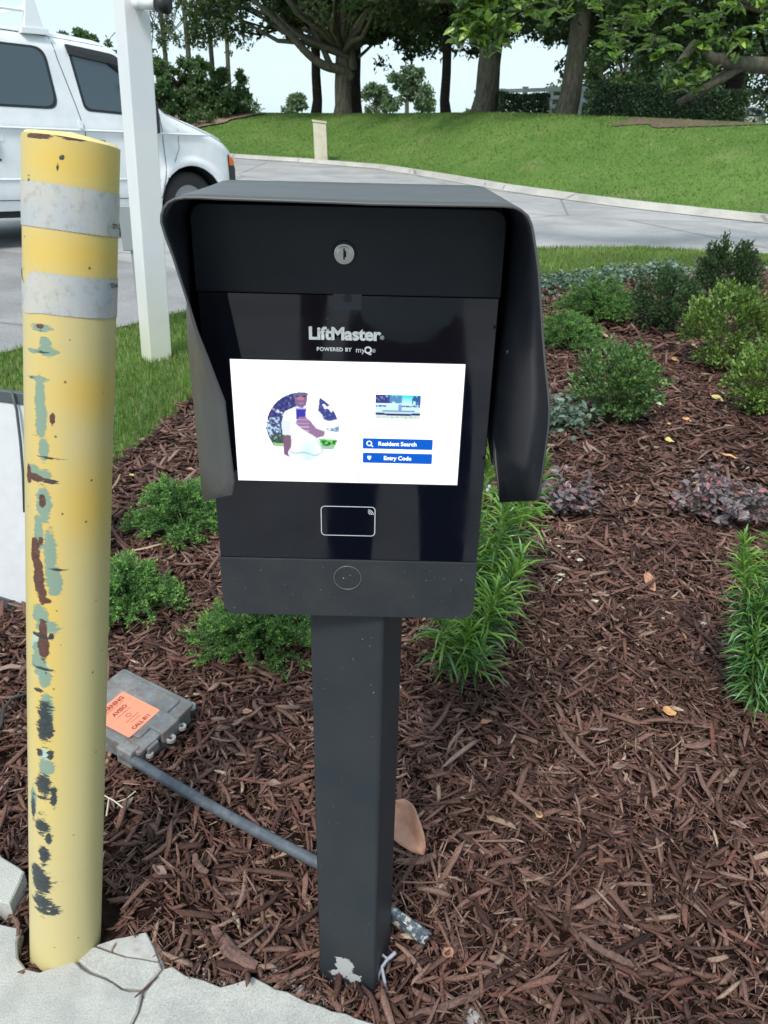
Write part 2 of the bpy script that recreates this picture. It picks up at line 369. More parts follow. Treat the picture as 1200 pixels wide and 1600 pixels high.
n1 = g.noise(mpb.outputs[0], 14, 6, .7); n2 = g.noise(v, 1.5, 3)
g.col(g.mix(g.ramp(n2, [(.4, 0.0), (.6, 1.0)]), g.ramp(n1, [(.3, (.05, .042, .034)), (.7, (.19, .165, .13))]), g.ramp(n1, [(.3, (.06, .055, .04)), (.7, (.17, .17, .12))]))); g.bump(n1, .9, .04); M['bark'] = m
m = mat('dark_bark', (.035, .027, .024), .9, spec=.2); g = NT(m); v = g.coord(); n1 = g.noise(v, 12, 5, .7); g.col(g.ramp(n1, [(.3, (.018, .014, .014)), (.7, (.06, .048, .04))])); g.bump(n1, .8, .03); M['bark2'] = m
M['stem'] = mat('shrub_stem', (.09, .06, .04), .8)
M['gstem'] = mat('green_stem', (.13, .2, .05), .6)
M['oak'] = leafmat('oak_leaf', [(.022, .04, .018), (.036, .064, .024), (.03, .054, .02), (.065, .10, .034)], .45, .22)
M['magn'] = leafmat('magnolia_leaf', [(.03, .07, .018), (.06, .13, .025), (.04, .09, .02), (.21, .38, .06), (.38, .52, .10)], .25, .3, .6)
M['pine'] = leafmat('pine_needle', [(.035, .06, .022), (.06, .09, .035), (.09, .115, .06)], .6, .25)
M['bush'] = leafmat('bush_leaf', [(.045, .09, .035), (.07, .135, .05), (.11, .18, .07)], .55, .25)
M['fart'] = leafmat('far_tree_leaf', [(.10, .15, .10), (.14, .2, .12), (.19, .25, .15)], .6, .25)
M['hedge'] = leafmat('hedge_leaf', [(.03, .06, .032), (.05, .09, .045), (.08, .135, .06)], .35, .15, .5)
M['juni'] = leafmat('juniper_scale', [(.04, .11, .035), (.08, .19, .06), (.13, .27, .08), (.2, .37, .12)], .55, .3, .3)
M['juni_y'] = leafmat('juniper_young_scale', [(.12, .27, .06), (.2, .40, .09), (.32, .54, .14)], .55, .3, .3)
M['boxw'] = leafmat('boxwood_leaf', [(.05, .11, .04), (.09, .18, .055), (.13, .24, .075), (.2, .33, .11)], .35, .2, .5)
M['boxd'] = leafmat('dark_boxwood_leaf', [(.026, .055, .03), (.045, .085, .038), (.075, .12, .05)], .4, .2, .4)
M['boxy'] = leafmat('yellowish_boxwood_leaf', [(.07, .13, .03), (.13, .22, .045), (.23, .34, .07)], .35, .2, .5)
M['lorob'] = leafmat('purple_leaf', [(.11, .075, .09), (.17, .15, .16), (.14, .11, .12), (.24, .23, .235), (.19, .09, .115), (.2, .17, .185), (.42, .14, .16)], .35, .15, .5)
M['jasm'] = leafmat('jasmine_leaf', [(.05, .10, .07), (.09, .15, .11), (.16, .23, .18), (.30, .36, .30)], .4, .2, .5)
M['podo'] = leafmat('podocarpus_leaf', [(.035, .11, .035), (.07, .19, .05), (.10, .25, .06), (.2, .34, .16)], .28, .2, .6)
M['podo_y'] = leafmat('podocarpus_young_leaf', [(.12, .29, .05), (.2, .42, .07), (.34, .56, .13)], .3, .35, .5)
def deadleaf(name, a, b):
    m = mat(name, a, .5, spec=.4); g = NT(m); n1 = g.noise(g.coord(), 35, 4); g.col(g.ramp(n1, [(.35, a), (.7, b)])); return m
M['tan_leaf'] = deadleaf('tan_leaf', (.40, .19, .12), (.52, .28, .19))
M['grey_leaf'] = deadleaf('grey_brown_leaf', (.26, .17, .14), (.36, .25, .2))
M['yel_leaf'] = deadleaf('yellow_leaf', (.62, .5, .12), (.7, .6, .3))
M['ora_leaf'] = deadleaf('orange_leaf', (.62, .32, .13), (.72, .45, .22))
M['pale_chip'] = deadleaf('pale_leaf', (.55, .52, .4), (.68, .66, .52))
m = mat('rock_grey', (.36, .34, .33), .85); g = NT(m); n1 = g.noise(g.coord(), 60, 5, .7); g.col(g.ramp(n1, [(.3, (.22, .2, .19)), (.7, (.5, .48, .46))])); g.bump(n1, .6, .004); M['rock'] = m

# ------------------------------------------------------------------ ground
BX = [-14, -5, -2.5, -1.6, -1.2, -1.06, -.75, 0, 1.47, 2.6, 4.36, 7, 14]
BY = [.9, 1.2, 1.5, 2.3, 2.95, 4.1, 5.0, 6.2, 7.5, 8.28, 9.1, 8.2, 4.2]
def ybed(x): return np.interp(x, BX, BY) + .05 * np.sin(np.asarray(x) * 9) + .03 * np.sin(np.asarray(x) * 23 + 1)
def fbm(x, y, f=1.0, seed=0):
    r = np.random.default_rng(seed); o = 0; a = 1
    for k in range(5):
        for j in range(3):
            th = r.uniform(0, 6.28); ff = f * (1.9 ** k) * r.uniform(.8, 1.2)
            o = o + a * np.sin((x * np.cos(th) + y * np.sin(th)) * ff + r.uniform(0, 6.28)) / 3
        a *= .55
    return o
def soil_h(x, y):
    e = np.clip((np.asarray(y) - .85) / .6, 0, 1)
    return hh(x, y) - .028 + .02 * e + .012 * fbm(x, y, 7, 3) * (.4 + .6 * e) + .008 * fbm(x, y, 30, 4)

def grid_sheet(name, X, Y, Z, mt, cull=None):
    nx, ny = X.shape
    V = np.stack([X, Y, Z], -1).reshape(-1, 3)
    i = np.arange(nx - 1)[:, None] * ny + np.arange(ny - 1)[None]
    F = np.stack([i, i + ny, i + ny + 1, i + 1], -1).reshape(-1, 4)
    o = link(name, mesh_np(name, V, F), mt, None, True)
    return tag(o, kind='structure')
xs = np.concatenate([-np.geomspace(400, 21, 16), np.arange(-20, 20.1, .25), np.geomspace(21, 400, 16)])
ys = np.concatenate([-np.geomspace(60, 3, 8), np.arange(-2, 48, .25), np.geomspace(49, 900, 20)])
X, Y = np.meshgrid(xs, ys, indexing='ij'); Z = hh(X, Y)
Z = np.where(Y > 60, Z - (Y - 60) * .004, Z)
rd = (Y > ynear(X) + .1) & (Y < yfar(X) - .1); Z = np.where(rd, Z - .04, Z)
bd = (Y < ybed(X) - .2) & (X > -14); Z = np.where(bd, Z - .09, Z); Z = np.where((Y < .5), -.26, Z)
grid_sheet('lawn', X, Y, Z, M['lawn'])
def strip(name, xa, y0f, y1f, n, dz, mt, zf=hh):
    T = np.linspace(0, 1, n)[None]; X = np.repeat(xa[:, None], n, 1)
    Y = y0f(xa)[:, None] * (1 - T) + y1f(xa)[:, None] * T
    return grid_sheet(name, X, Y, zf(X, Y) + dz, mt)
xa = np.concatenate([np.arange(-60, -12, 1.0), np.arange(-12, 12, .2), np.arange(12, 60, 1.0)])
strip('road', xa, ynear, lambda x: yfar(x) - .02, 60, .006, M['road'])
# asphalt of the near drive: on the left and behind the viewer
xa2 = np.arange(-9, -1.2, .15)
strip('driveway_side', xa2, ynear, lambda x: np.interp(x, [-9, -6, -3.0, -1.2], [9.5, 9.2, 8.6, 7.2]) + .08 * np.sin(x * 5), 40, .011, M['drive'])
xa3 = np.arange(-14, 14.1, .4)
strip('driveway', xa3, lambda x: x * 0 - 14, lambda x: x * 0 + .47, 30, .0, M['drive'], lambda X, Y: -.125 + .13 * sstep((-X - 3.2) / 1.2) + 0 * Y)
# far kerb
kx = np.arange(-14, 16, .25); P = []; F = []
for i, x in enumerate(kx):
    y = float(yfar(x)); sl = (float(yfar(x + .1)) - y) / .1; nv = Vector((-sl, 1, 0)).normalized()
    for o_, z_ in ((-.30, .012), (-.16, .02), (-.13, .10), (.02, .115), (.03, -.02)):
        P.append((x + nv.x * o_, y + nv.y * o_, float(base_h(y)) + z_))
for i in range(len(kx) - 1): F += [(i * 5 + k, i * 5 + 5 + k, i * 5 + 6 + k, i * 5 + 1 + k) for k in range(4)]
tag(link('kerb', mesh_py('kerb', P, F), M['kerb']), kind='structure')
# mulch bed
xb = np.concatenate([np.arange(-5, -1.6, .1), np.arange(-1.6, 2.2, .022), np.arange(2.2, 7, .08)])
strip('mulch_bed', xb, lambda x: x * 0 + .62, ybed, 260, .0, M['soil'], soil_h)

W = lambda px, py: atz(px, py)
def slab(name, pts, z, th, mt, jit=.0025, parent=None):
    P = []
    for i, a in enumerate(pts):
        b = pts[(i + 1) % len(pts)]; a = Vector((a[0], a[1])); b = Vector((b[0], b[1])); n = max(1, min(24, int((b - a).length / .018)))
        for k in range(n):
            p = a.lerp(b, k / n); P.append(p + (Vector((random.uniform(-jit, jit), random.uniform(-jit, jit))) if k else Vector((0, 0))))
    n = len(P); V = []
    area = sum(P[i].x * P[(i + 1) % n].y - P[(i + 1) % n].x * P[i].y for i in range(n))
    if area < 0: P = P[::-1]
    for zz, ins in ((z, .003), (z - .003, 0), (z - th, 0)):
        for i, p in enumerate(P):
            t = (P[(i + 1) % n] - P[i - 1]).normalized(); nn = Vector((-t.y, t.x))
            q = p + nn * ins; V.append((q.x, q.y, zz))
    F = [tuple(range(n)), ] + [(r * n + i, (r + 1) * n + i, (r + 1) * n + (i + 1) % n, r * n + (i + 1) % n) for r in range(2) for i in range(n)]
    return link(name, mesh_py(name, V, F), mt, parent)
kerb_thing = thing('concrete_kerb', 'pale speckled concrete kerb slabs, cracked beside the yellow bollard, at the bottom left', 'kerb', (-.4, .7, 0))
SL = [W(-60, 1425), W(0, 1443), W(33, 1450), W(26, 1470), W(27, 1495), W(40, 1513), W(62, 1518), W(85, 1509), W(108, 1490), W(140, 1520), W(165, 1529), W(190, 1545), W(222, 1549), W(215, 1580), W(203, 1604), (-.44, .47), (-2.2, .47), (-2.2, 1.02)]
SR = [W(256, 1514), W(270, 1510), W(290, 1524), W(318, 1531), W(345, 1542), W(368, 1536), W(395, 1526), W(430, 1545), W(500, 1571), W(560, 1592), W(600, 1604), W(700, 1640), W(900, 1690), (2.2, .60), (2.2, .47), (-.432, .47), W(207, 1604), W(219, 1581), W(229, 1548)]
C1 = [W(150, 1474), W(180, 1463), W(228, 1453), W(240, 1475), W(248, 1499), W(222, 1494), W(195, 1490), W(172, 1482)]
C2 = [W(112, 1488), W(148, 1477), W(170, 1485), W(194, 1493), W(222, 1497), W(249, 1502), W(252, 1512), W(226, 1544), W(191, 1541), W(167, 1525), W(142, 1515)]
BU = [W(-60, 1300), W(0, 1345), W(42, 1377), W(20, 1428), W(-60, 1405)]
BU = [Vector((p.x, p.y, 0)) for p in BU] + [Vector((-2.2, 1.06, 0)), Vector((-2.2, 1.16, 0))]
slab('slab', SL, 0, .14, M['slab'], parent=kerb_thing); slab('slab', SR, .002, .14, M['slab'], parent=kerb_thing)
o = slab('broken_piece', C2, -.0015, .08, M['slab'], .001, parent=kerb_thing); o['label'] = 'cracked repair mortar between slabs'
slab('broken_piece', C1, -.004, .08, M['patch'], .001, parent=kerb_thing)
slab('mortar_bed', [W(100, 1500), W(150, 1480), W(240, 1462), W(262, 1515), W(235, 1560), W(212, 1620), W(195, 1620), W(208, 1560), W(130, 1530)], -.011, .05, M['rock'], .001, parent=kerb_thing)
slab('slab', BU, .03, .12, M['slab'], parent=kerb_thing)

# chips
def pip(x, y, poly):
    ins = np.zeros(len(x), bool); n = len(poly)
    for i in range(n):
        x1, y1 = poly[i][0], poly[i][1]; x2, y2 = poly[(i + 1) % n][0], poly[(i + 1) % n][1]
        if y1 == y2: continue
        c = ((y1 > y) != (y2 > y)) & (x < (x2 - x1) * (y - y1) / (y2 - y1) + x1); ins ^= c
    return ins
def chipv(prof, skew):
    o = []
    for i, (yy, wd, th, zz, xx) in enumerate(prof):
        for a, b in ((-.5, -.5), (.5, -.5), (.42, .5), (-.42, .5)): o.append((a * wd + xx, yy + skew * a * (1 if i in (0, 3) else .3), b * th + zz))
    return o
CHVS = [chipv([(-.5, .8, .7, 0, 0), (-.15, 1, 1, .15, .1), (.2, .9, .9, .1, .05), (.5, .7, .5, -.1, -.1)], .22), chipv([(-.5, .35, .5, -.3, .3), (-.2, .8, 1, .2, 0), (.25, 1, 1, .3, -.15), (.5, .85, .6, 0, -.1)], -.15),
        chipv([(-.5, .9, .6, .5, -.3), (-.1, .8, 1, -.2, .2), (.2, .7, .9, -.2, .3), (.5, .3, .4, .5, 0)], .1), chipv([(-.5, 1, .8, 0, 0), (-.2, .9, 1, 0, 0), (.1, 1, 1, 0, .1), (.5, .9, .9, .1, 0)], .35)]
CHV = CHVS[0]
CHF = [(r * 4 + k, r * 4 + (k + 1) % 4, r * 4 + 4 + (k + 1) % 4, r * 4 + 4 + k) for r in range(3) for k in range(4)] + [(3, 2, 1, 0), (12, 13, 14, 15)]
CHV2 = [v for i, v in enumerate(CHV) if i < 4 or i >= 12]; CHF2 = [(k, (k + 1) % 4, 4 + (k + 1) % 4, 4 + k) for k in range(4)] + [(3, 2, 1, 0), (4, 5, 6, 7)]
def chips(n, y0, y1, ls, wsc, tmpl, zspread, thin=(.07, .30)):
    yy = y0 + (y1 - y0) * rng.random(n * 3); hw = .66 * yy + .55; xx = (rng.random(n * 3) * 2 - 1) * hw.max()
    k = (np.abs(xx) < hw) & (yy < ybed(xx) + rng.normal(0, .06, n * 3))
    for pl in (SL, SR, C1, C2, BU): k &= ~pip(xx, yy, [(p[0], p[1]) for p in pl])
    k &= ~((np.hypot(xx + .569, yy - .945) < .088))
    xx, yy = xx[k][:n], yy[k][:n]; n = len(xx)
    Ln = np.clip(rng.lognormal(math.log(ls), .5, n), ls * .3, ls * 3.4); Wd = np.clip(Ln * (thin[0] + (thin[1] - thin[0]) * rng.random(n) ** 1.3), .0018, .013) * wsc
    Th = Wd * rng.uniform(.25, .6, n)
    a = fbm(xx, yy, 3, 9) * 1.2 + rng.uniform(0, math.pi, n) * 1.0 + rng.normal(0, .4, n); tl = rng.normal(0, .26, n)
    d = np.stack([np.cos(a) * np.cos(tl), np.sin(a) * np.cos(tl), np.sin(tl)], 1)
    up = nrm(np.stack([rng.normal(0, .35, n), rng.normal(0, .35, n), np.ones(n)], 1))
    zz = soil_h(xx, yy) + .004 + zspread * rng.random(n) ** 1.3 + np.abs(np.sin(tl)) * Ln * .4
    ax, ay, azz = frames(d, up)
    V, F = inst(tmpl[0], tmpl[1], np.stack([xx, yy, zz], 1), ax, ay, azz, np.stack([Wd, Ln, Th], 1))
    return V, F
parts = [chips(12000, .72, 2.6, .026, 1.0, (c_, CHF), .024) for c_ in CHVS] + [chips(26000, .72, 2.1, .015, .75, (CHV2, CHF2), .026, (.05, .28)), chips(2600, .72, 3.2, .055, 1.1, (CHVS[2], CHF), .028, (.05, .2)), chips(40000, 2.4, 5.2, .036, 1.4, (CHV2, CHF2), .025), chips(24000, 5.0, 9.4, .055, 2.1, (CHV2, CHF2), .025)]
for V, F in parts:
    tag(link('mulch_chips', mesh_np('mulch_chips', V, F), M['chip']), 'shredded reddish brown bark mulch covering the planting bed', 'mulch', kind='stuff')

# lawn blades
def blades(n, inside, xr, yr, hgt, wid, mt, label, name='grass', hz=hh):
    xx = rng.uniform(*xr, n); yy = rng.uniform(*yr, n); k = inside(xx, yy); xx, yy = xx[k], yy[k]; n = len(xx)
    h = hgt * rng.uniform(.5, 1.35, n); a = rng.uniform(0, 6.28, n); ln = rng.uniform(.15, .9, n)
    d = np.stack([np.cos(a) * ln, np.sin(a) * ln, np.ones(n)], 1)
    ax, ay, azz = frames(d, nrm(np.stack([np.cos(a), np.sin(a), -ln], 1) * -1))
    V, F = inst(BLADE_V, BLADE_F, np.stack([xx, yy, hz(xx, yy) - .004], 1), ax, ay, azz, np.stack([wid * rng.uniform(.7, 1.3, n), h, h * .6], 1))
    tag(link(name, mesh_np(name, V, F), mt), label, 'grass', kind='stuff')
wob = lambda x: .06 * np.sin(x * 11) + .04 * np.sin(x * 31)
blades(150000, lambda x, y: (y > ybed(x) + .03 * np.sin(x * 40 + y * 20)) & (y < ynear(x) + .03 + wob(x) * .4) & (fbm(x, y, 5, 21) > -1.2), (-4.0, .3), (1.6, 8.8), .042, .0065, M['blade'], 'short green lawn strip between mulch bed and drive on the left')
blades(110000, lambda x, y: (y > ybed(x)) & (y < ynear(x) + .03) & (np.abs(x) < .62 * y + 1), (.3, 7.5), (5.8, 10.3), .05, .010, M['blade'], 'short green lawn strip between planting bed and road on the right')
blades(260000, lambda x, y: (y > yfar(x) + .02) & (fbm(x, y, 1.5, 44) > -1.3) & (y - yfar(x) < 17) & (np.abs(x) < .56 * y + 1), (-12, 14), (8, 40), .042, .026, M['blade_hill'], 'bright green grass on the low hill beyond the road')

# ------------------------------------------------------------------ planting builders
def leaves(name, pos, d, up, ln, wd, mt, parent, tmpl=(LEAF_V, LEAF_F3), zs=1.0):
    ax, ay, azz = frames(d, up)
    V, F = inst(tmpl[0], tmpl[1], pos, ax, ay, azz, np.stack([wd, ln, ln * zs], 1))
    return link(name, mesh_np(name, V, F), mt, parent, False)
def ell(n, r, lo=.0, squash=True):
    d = nrm(rng.normal(size=(n, 3))); d[:, 2] = np.abs(d[:, 2]) if squash else d[:, 2]
    return d * (lo + (1 - lo) * rng.random((n, 1)) ** .5) * np.array(r), d

def juniper(label, base, rx, ry, h, n=120, seed=0, mt='juni', group=None, leanx=0.0):
    rr = np.random.default_rng(seed); t = thing('juniper_shrub', label, 'shrub', base, group)
    sb = BM(); P = []; D = []; PY = []; DY = []
    for i in range(n):
        a = rr.uniform(0, 6.28); q = rr.random() ** .55
        tip = Vector((math.cos(a) * rx * q + leanx * q, math.sin(a) * ry * q, h * (1.05 - .75 * q ** 2) * rr.uniform(.55, 1.15)))
        mid = Vector((tip.x * .45, tip.y * .45, tip.z * .75))
        pts = [Vector((0, 0, 0)).lerp(mid, k / 3) if k < 3 else mid.lerp(tip, (k - 3) / 4) + Vector((0, 0, math.sin((k - 3) / 4 * 3.14) * h * .05)) for k in range(8)]
        if i % 2 == 0: sb.tube([Vector(base) + p for p in pts[::2] + [pts[-1]]], [.004, .003, .0025, .002, .001], 4)
        for k in range(2, 8):
            for j in range(4):
                o = Vector(pts[k]); dd = (pts[k] - pts[k - 1]).normalized() + Vector((rr.normal(0, .5), rr.normal(0, .5), rr.normal(.25, .35)))
                dd.normalize(); ln = rr.uniform(.022, .045) * (h / .16) ** .5
                for s in range(9):
                    q2 = o + dd * ln * s / 8
                    for e in range(2):
                        v = dd + Vector((rr.normal(0, .75), rr.normal(0, .75), rr.normal(.1, .6)))
                        (PY if (k > 6 and s > 3) else P).append(q2); (DY if (k > 6 and s > 3) else D).append(v)
    b = np.array(base)
    for nm, pp, dd, mm in (('foliage', P, D, mt), ('young_foliage', PY, DY, 'juni_y')):
        if not pp: continue
        pp = np.array(pp) + b; dd = np.array(dd); n_ = len(pp); s = (h / .16) ** .5
        leaves(nm, pp, dd, None, rr.uniform(.006, .0125, n_) * s, rr.uniform(.0025, .0042, n_) * s, M[mm], t, (DIA_V, DIA_F))
    sb.build('stem', M['stem'], t)
    return t
def boxwood(label, base, r, h, n, ln, mt, seed=0, group=None, cz=.55, name='boxwood_shrub', flat_top=False):
    rr = np.random.default_rng(seed); t = thing(name, label, 'shrub', base, group)
    nb = 150; d = nrm(rr.normal(size=(nb, 3))); rad = rr.uniform(.72, 1.08, nb)
    tips = d * rad[:, None] * np.array([r, r, h * .5]) + np.array([0, 0, h * .52]); tips[:, 2] = np.maximum(tips[:, 2], h * .08)
    sb = BM(); b = Vector(base)
    for i in range(0, nb, 3):
        tp = Vector(tips[i]); sb.tube([b + Vector((tp.x * .08, tp.y * .08, -.01)), b + Vector((tp.x * .35, tp.y * .35, tp.z * .5)), b + tp], [r * .02, r * .012, r * .005], 4)
    k = rr.integers(0, nb, n); q = rr.random(n) ** .45
    inner = tips * .45 + np.array([0, 0, h * .25])
    pos = inner[k] * (1 - q[:, None]) + tips[k] * q[:, None] + rr.normal(0, r * .055, (n, 3))
    pos[:, 2] = np.maximum(pos[:, 2], .01)
    dd = (pos - np.array([0, 0, h * .35])) / r + rr.normal(0, .55, (n, 3)) + np.array([0, 0, .45])
    leaves('foliage', pos + np.array(base), dd, None, ln * rr.uniform(.7, 1.25, n), ln * .5 * rr.uniform(.8, 1.15, n), M[mt], t)
    sb.build('stem', M['stem'], t); return t
def strap_plant(label, base, stems, seed, ln=.075, wd=.0065, group=None, young=.25, dens=520):
    """upright stems (tip offset, height) with whorled narrow leaves"""
    rr = np.random.default_rng(seed); t = thing('podocarpus_shrub', label, 'shrub', base, group); b = Vector(base); sb = BM()
    A = {'foliage': ([], [], [], []), 'young_foliage': ([], [], [], [])}
    for (sx, sy, tx, ty, h, z0) in stems:
        P = [b + Vector((sx + (tx - sx) * (k / 8) ** 1.2, sy + (ty - sy) * (k / 8) ** 1.2, -.01 + h * k / 8)) for k in range(9)]
        BM().tube(P, [.005 - .0035 * k / 8 for k in range(9)], 5).build('stem', M['gstem'], t)
        nl = int(h * dens)
        for i in range(nl):
            q = z0 + (1 - z0) * (i / nl) ** .9; f = q * 8; k = min(7, int(f)); p = P[k].lerp(P[k + 1], f - k)
            a = i * 2.4 + rr.normal(0, .3); el_ = .35 + 1.0 * max(0, (q - .72) / .28) + rr.normal(0, .2)
            el_ += rr.normal(0, .18); v = Vector((math.cos(a) * math.cos(el_), math.sin(a) * math.cos(el_), math.sin(el_)))
            key = 'young_foliage' if q > 1 - young and rr.random() < .75 else 'foliage'
            l = ln * rr.uniform(.7, 1.2) * (1 - .45 * max(0, (q - .8) / .2))
            A[key][0].append(p); A[key][1].append(v); A[key][2].append(l); A[key][3].append((rr.normal(0, .2), rr.normal(0, .2), 1))
    TV = [(-.3, 0, 0), (.3, 0, 0), (-.5, .35, .05), (.5, .35, .05), (-.42, .72, .02), (.42, .72, .02), (0, 1, -.16), (0, .35, .02), (0, .72, -.01), (0, 0, 0)]
    TF = [(0, 9, 7), (0, 7, 2), (9, 1, 3), (9, 3, 7), (2, 7, 8), (2, 8, 4), (7, 3, 5), (7, 5, 8), (4, 8, 6), (8, 5, 6)]
    for key, (p, v, l, u) in A.items():
        if not p: continue
        l = np.array(l); leaves(key, np.array([tuple(x) for x in p]), np.array([tuple(x) for x in v]), nrm(np.array(u)), l, wd * rr.uniform(.8, 1.2, len(l)), M['podo' if key == 'foliage' else 'podo_y'], t, (TV, TF), 1.6)
    return t
def loro(label, base, rx, ry, h, n, seed):
    rr = np.random.default_rng(seed); t = thing('purple_shrub', label, 'shrub', base); b = Vector(base); sb = BM(); pos = []; dd = []
    for i in range(34):
        a = rr.uniform(0, 6.28); q = rr.random() ** .5; tip = Vector((math.cos(a) * rx * q, math.sin(a) * ry * q, h * rr.uniform(.35, 1.05) * (1 - .3 * q)))
        sb.tube([b, b + Vector((tip.x * .5, tip.y * .5, tip.z * .65)), b + tip], [.003, .002, .001], 4)
        for k in range(n // 34):
            f = rr.uniform(.35, 1.05); p = Vector((tip.x * f ** 1.1, tip.y * f ** 1.1, tip.z * f ** .85)); pos.append(tuple(b + p + Vector(rr.normal(0, .008, 3)))); dd.append((rr.normal(0, 1), rr.normal(0, 1), rr.normal(.2, .5)))
    pos = np.array(pos); n_ = len(pos)
    leaves('foliage', pos, np.array(dd), nrm(rr.normal(0, .5, (n_, 3)) + np.array([0, 0, 1])), rr.uniform(.02, .038, n_), rr.uniform(.012, .021, n_), M['lorob'], t)
    sb.build('stem', M['stem'], t); return t
G_ = lambda px, py: tuple(ground(px, py))
JG = 'low spreading junipers in the mulch'
juniper('low bright green juniper directly behind the left of the intercom post', tuple(Vector(G_(405, 1035)) + Vector((0, .05, 0))), .20, .15, .15, 100, 1, group=JG)
juniper('small juniper half hidden behind the yellow bollard', tuple(Vector(G_(193, 962)) + Vector((0, .02, 0))), .17, .14, .16, 80, 2, group=JG)
juniper('juniper tuft just left of the intercom hood, farther back than the bollard', G_(285, 832), .18, .15, .18, 80, 3, group=JG)
juniper('broad dark green juniper behind, right of the intercom hood', G_(930, 505), .36, .28, .30, 130, 4, group=JG)
juniper('light green juniper touching the right edge of the intercom hood', G_(880, 550), .31, .25, .22, 110, 5, group=JG)
boxwood('rounded mid green boxwood in front of the other shrubs on the right', tuple(Vector(G_(965, 672)) + Vector((0, .12, 0))), .225, .41, 6500, .023, 'boxw', 11)
boxwood('dark upright boxwood, middle of the back row right of the intercom', tuple(Vector(G_(1037, 525)) + Vector((0, .1, 0))), .24, .47, 4800, .029, 'boxd', 12)
boxwood('tallest dark boxwood at the back near the road, with twigs sticking up', tuple(Vector(G_(1132, 492)) + Vector((0, .1, 0))), .27, .60, 4800, .032, 'boxd', 13)
boxwood('yellowish green boxwood just right of the middle gap', tuple(Vector(G_(1140, 590)) + Vector((0, .15, 0))), .29, .53, 6000, .026, 'boxy', 14)
boxwood('yellow green boxwood cut by the right edge of the photo', tuple(Vector(G_(1205, 668)) + Vector((0, .15, 0))), .22, .41, 4500, .024, 'boxy', 15)
loro('purple leaved shrub with red shoots beside the lower right of the hood', G_(880, 800), .16, .14, .18, 620, 16)
loro('grey purple leaved shrub with pink shoots at the right edge', G_(1140, 815), .24, .2, .21, 1300, 17)
pb = ground(708, 1075); pb2 = ground(1178, 1125)
strap_plant('bushy podocarpus with narrow leaves right behind the intercom box', tuple(pb), [
    (0, 0, -.05, .05, .22, .3), (.01, .01, .03, .0, .20, .35), (.04, .06, .10, .03, .30, .2), (.06, .10, .17, .12, .34, .3), (.03, .12, .05, .16, .42, .2), (.08, .16, .13, .2, .50, .15),
    (.10, .24, .24, .3, .54, .25), (.06, .3, .1, .36, .62, .2), (.0, .16, .0, .22, .40, .2), (.12, .34, .2, .42, .60, .2), (.02, .02, .06, -.03, .14, .4)], 21, .105, .0066, young=.5, dens=250)
strap_plant('upright podocarpus with dense narrow dark leaves at the right edge', tuple(pb2), [
    (0, 0, .02, .05, .60, .05), (-.01, .03, -.075, .14, .46, .25), (.02, .02, .09, .05, .52, .1), (0, .05, .0, .14, .50, .1), (-.01, 0, -.05, .02, .26, .2), (.03, .0, .09, -.02, .34, .1), (.02, .06, .12, .1, .55, .1), (-.01, .02, -.04, .06, .36, .2)], 22, .07, .0056, young=.28, dens=470)
# jasmine ground cover along the back of the bed
n = 6500; jx = rng.uniform(.9, 4.4, n); jy = ybed(jx) - np.abs(rng.normal(0, .35, n)) + .1; k = fbm(jx, jy, 4, 31) > -.1; jx, jy = jx[k], jy[k]
sp = atz(900, 690); jx2 = sp.x - .05 + rng.normal(0, .10, 420); jy2 = sp.y + .2 + rng.normal(0, .12, 420); jx = np.concatenate([jx, jx2]); jy = np.concatenate([jy, jy2]); n = len(jx)
pos = np.stack([jx, jy, hh(jx, jy) + rng.uniform(.01, .13, n)], 1)
ax, ay, azz = frames(rng.normal(size=(n, 3)) * np.array([1, 1, .4]), nrm(rng.normal(0, .4, (n, 3)) + np.array([0, 0, 1])))
V, F = inst(LEAF_V, LEAF_F3, pos, ax, ay, azz, np.stack([rng.uniform(.018, .03, n), rng.uniform(.03, .05, n), np.full(n, .03)], 1))
tag(link('jasmine_ground_cover', mesh_np('jasmine_ground_cover', V, F), M['jasm']), 'small bluish variegated ground cover along the back of the bed', 'ground cover', kind='stuff')

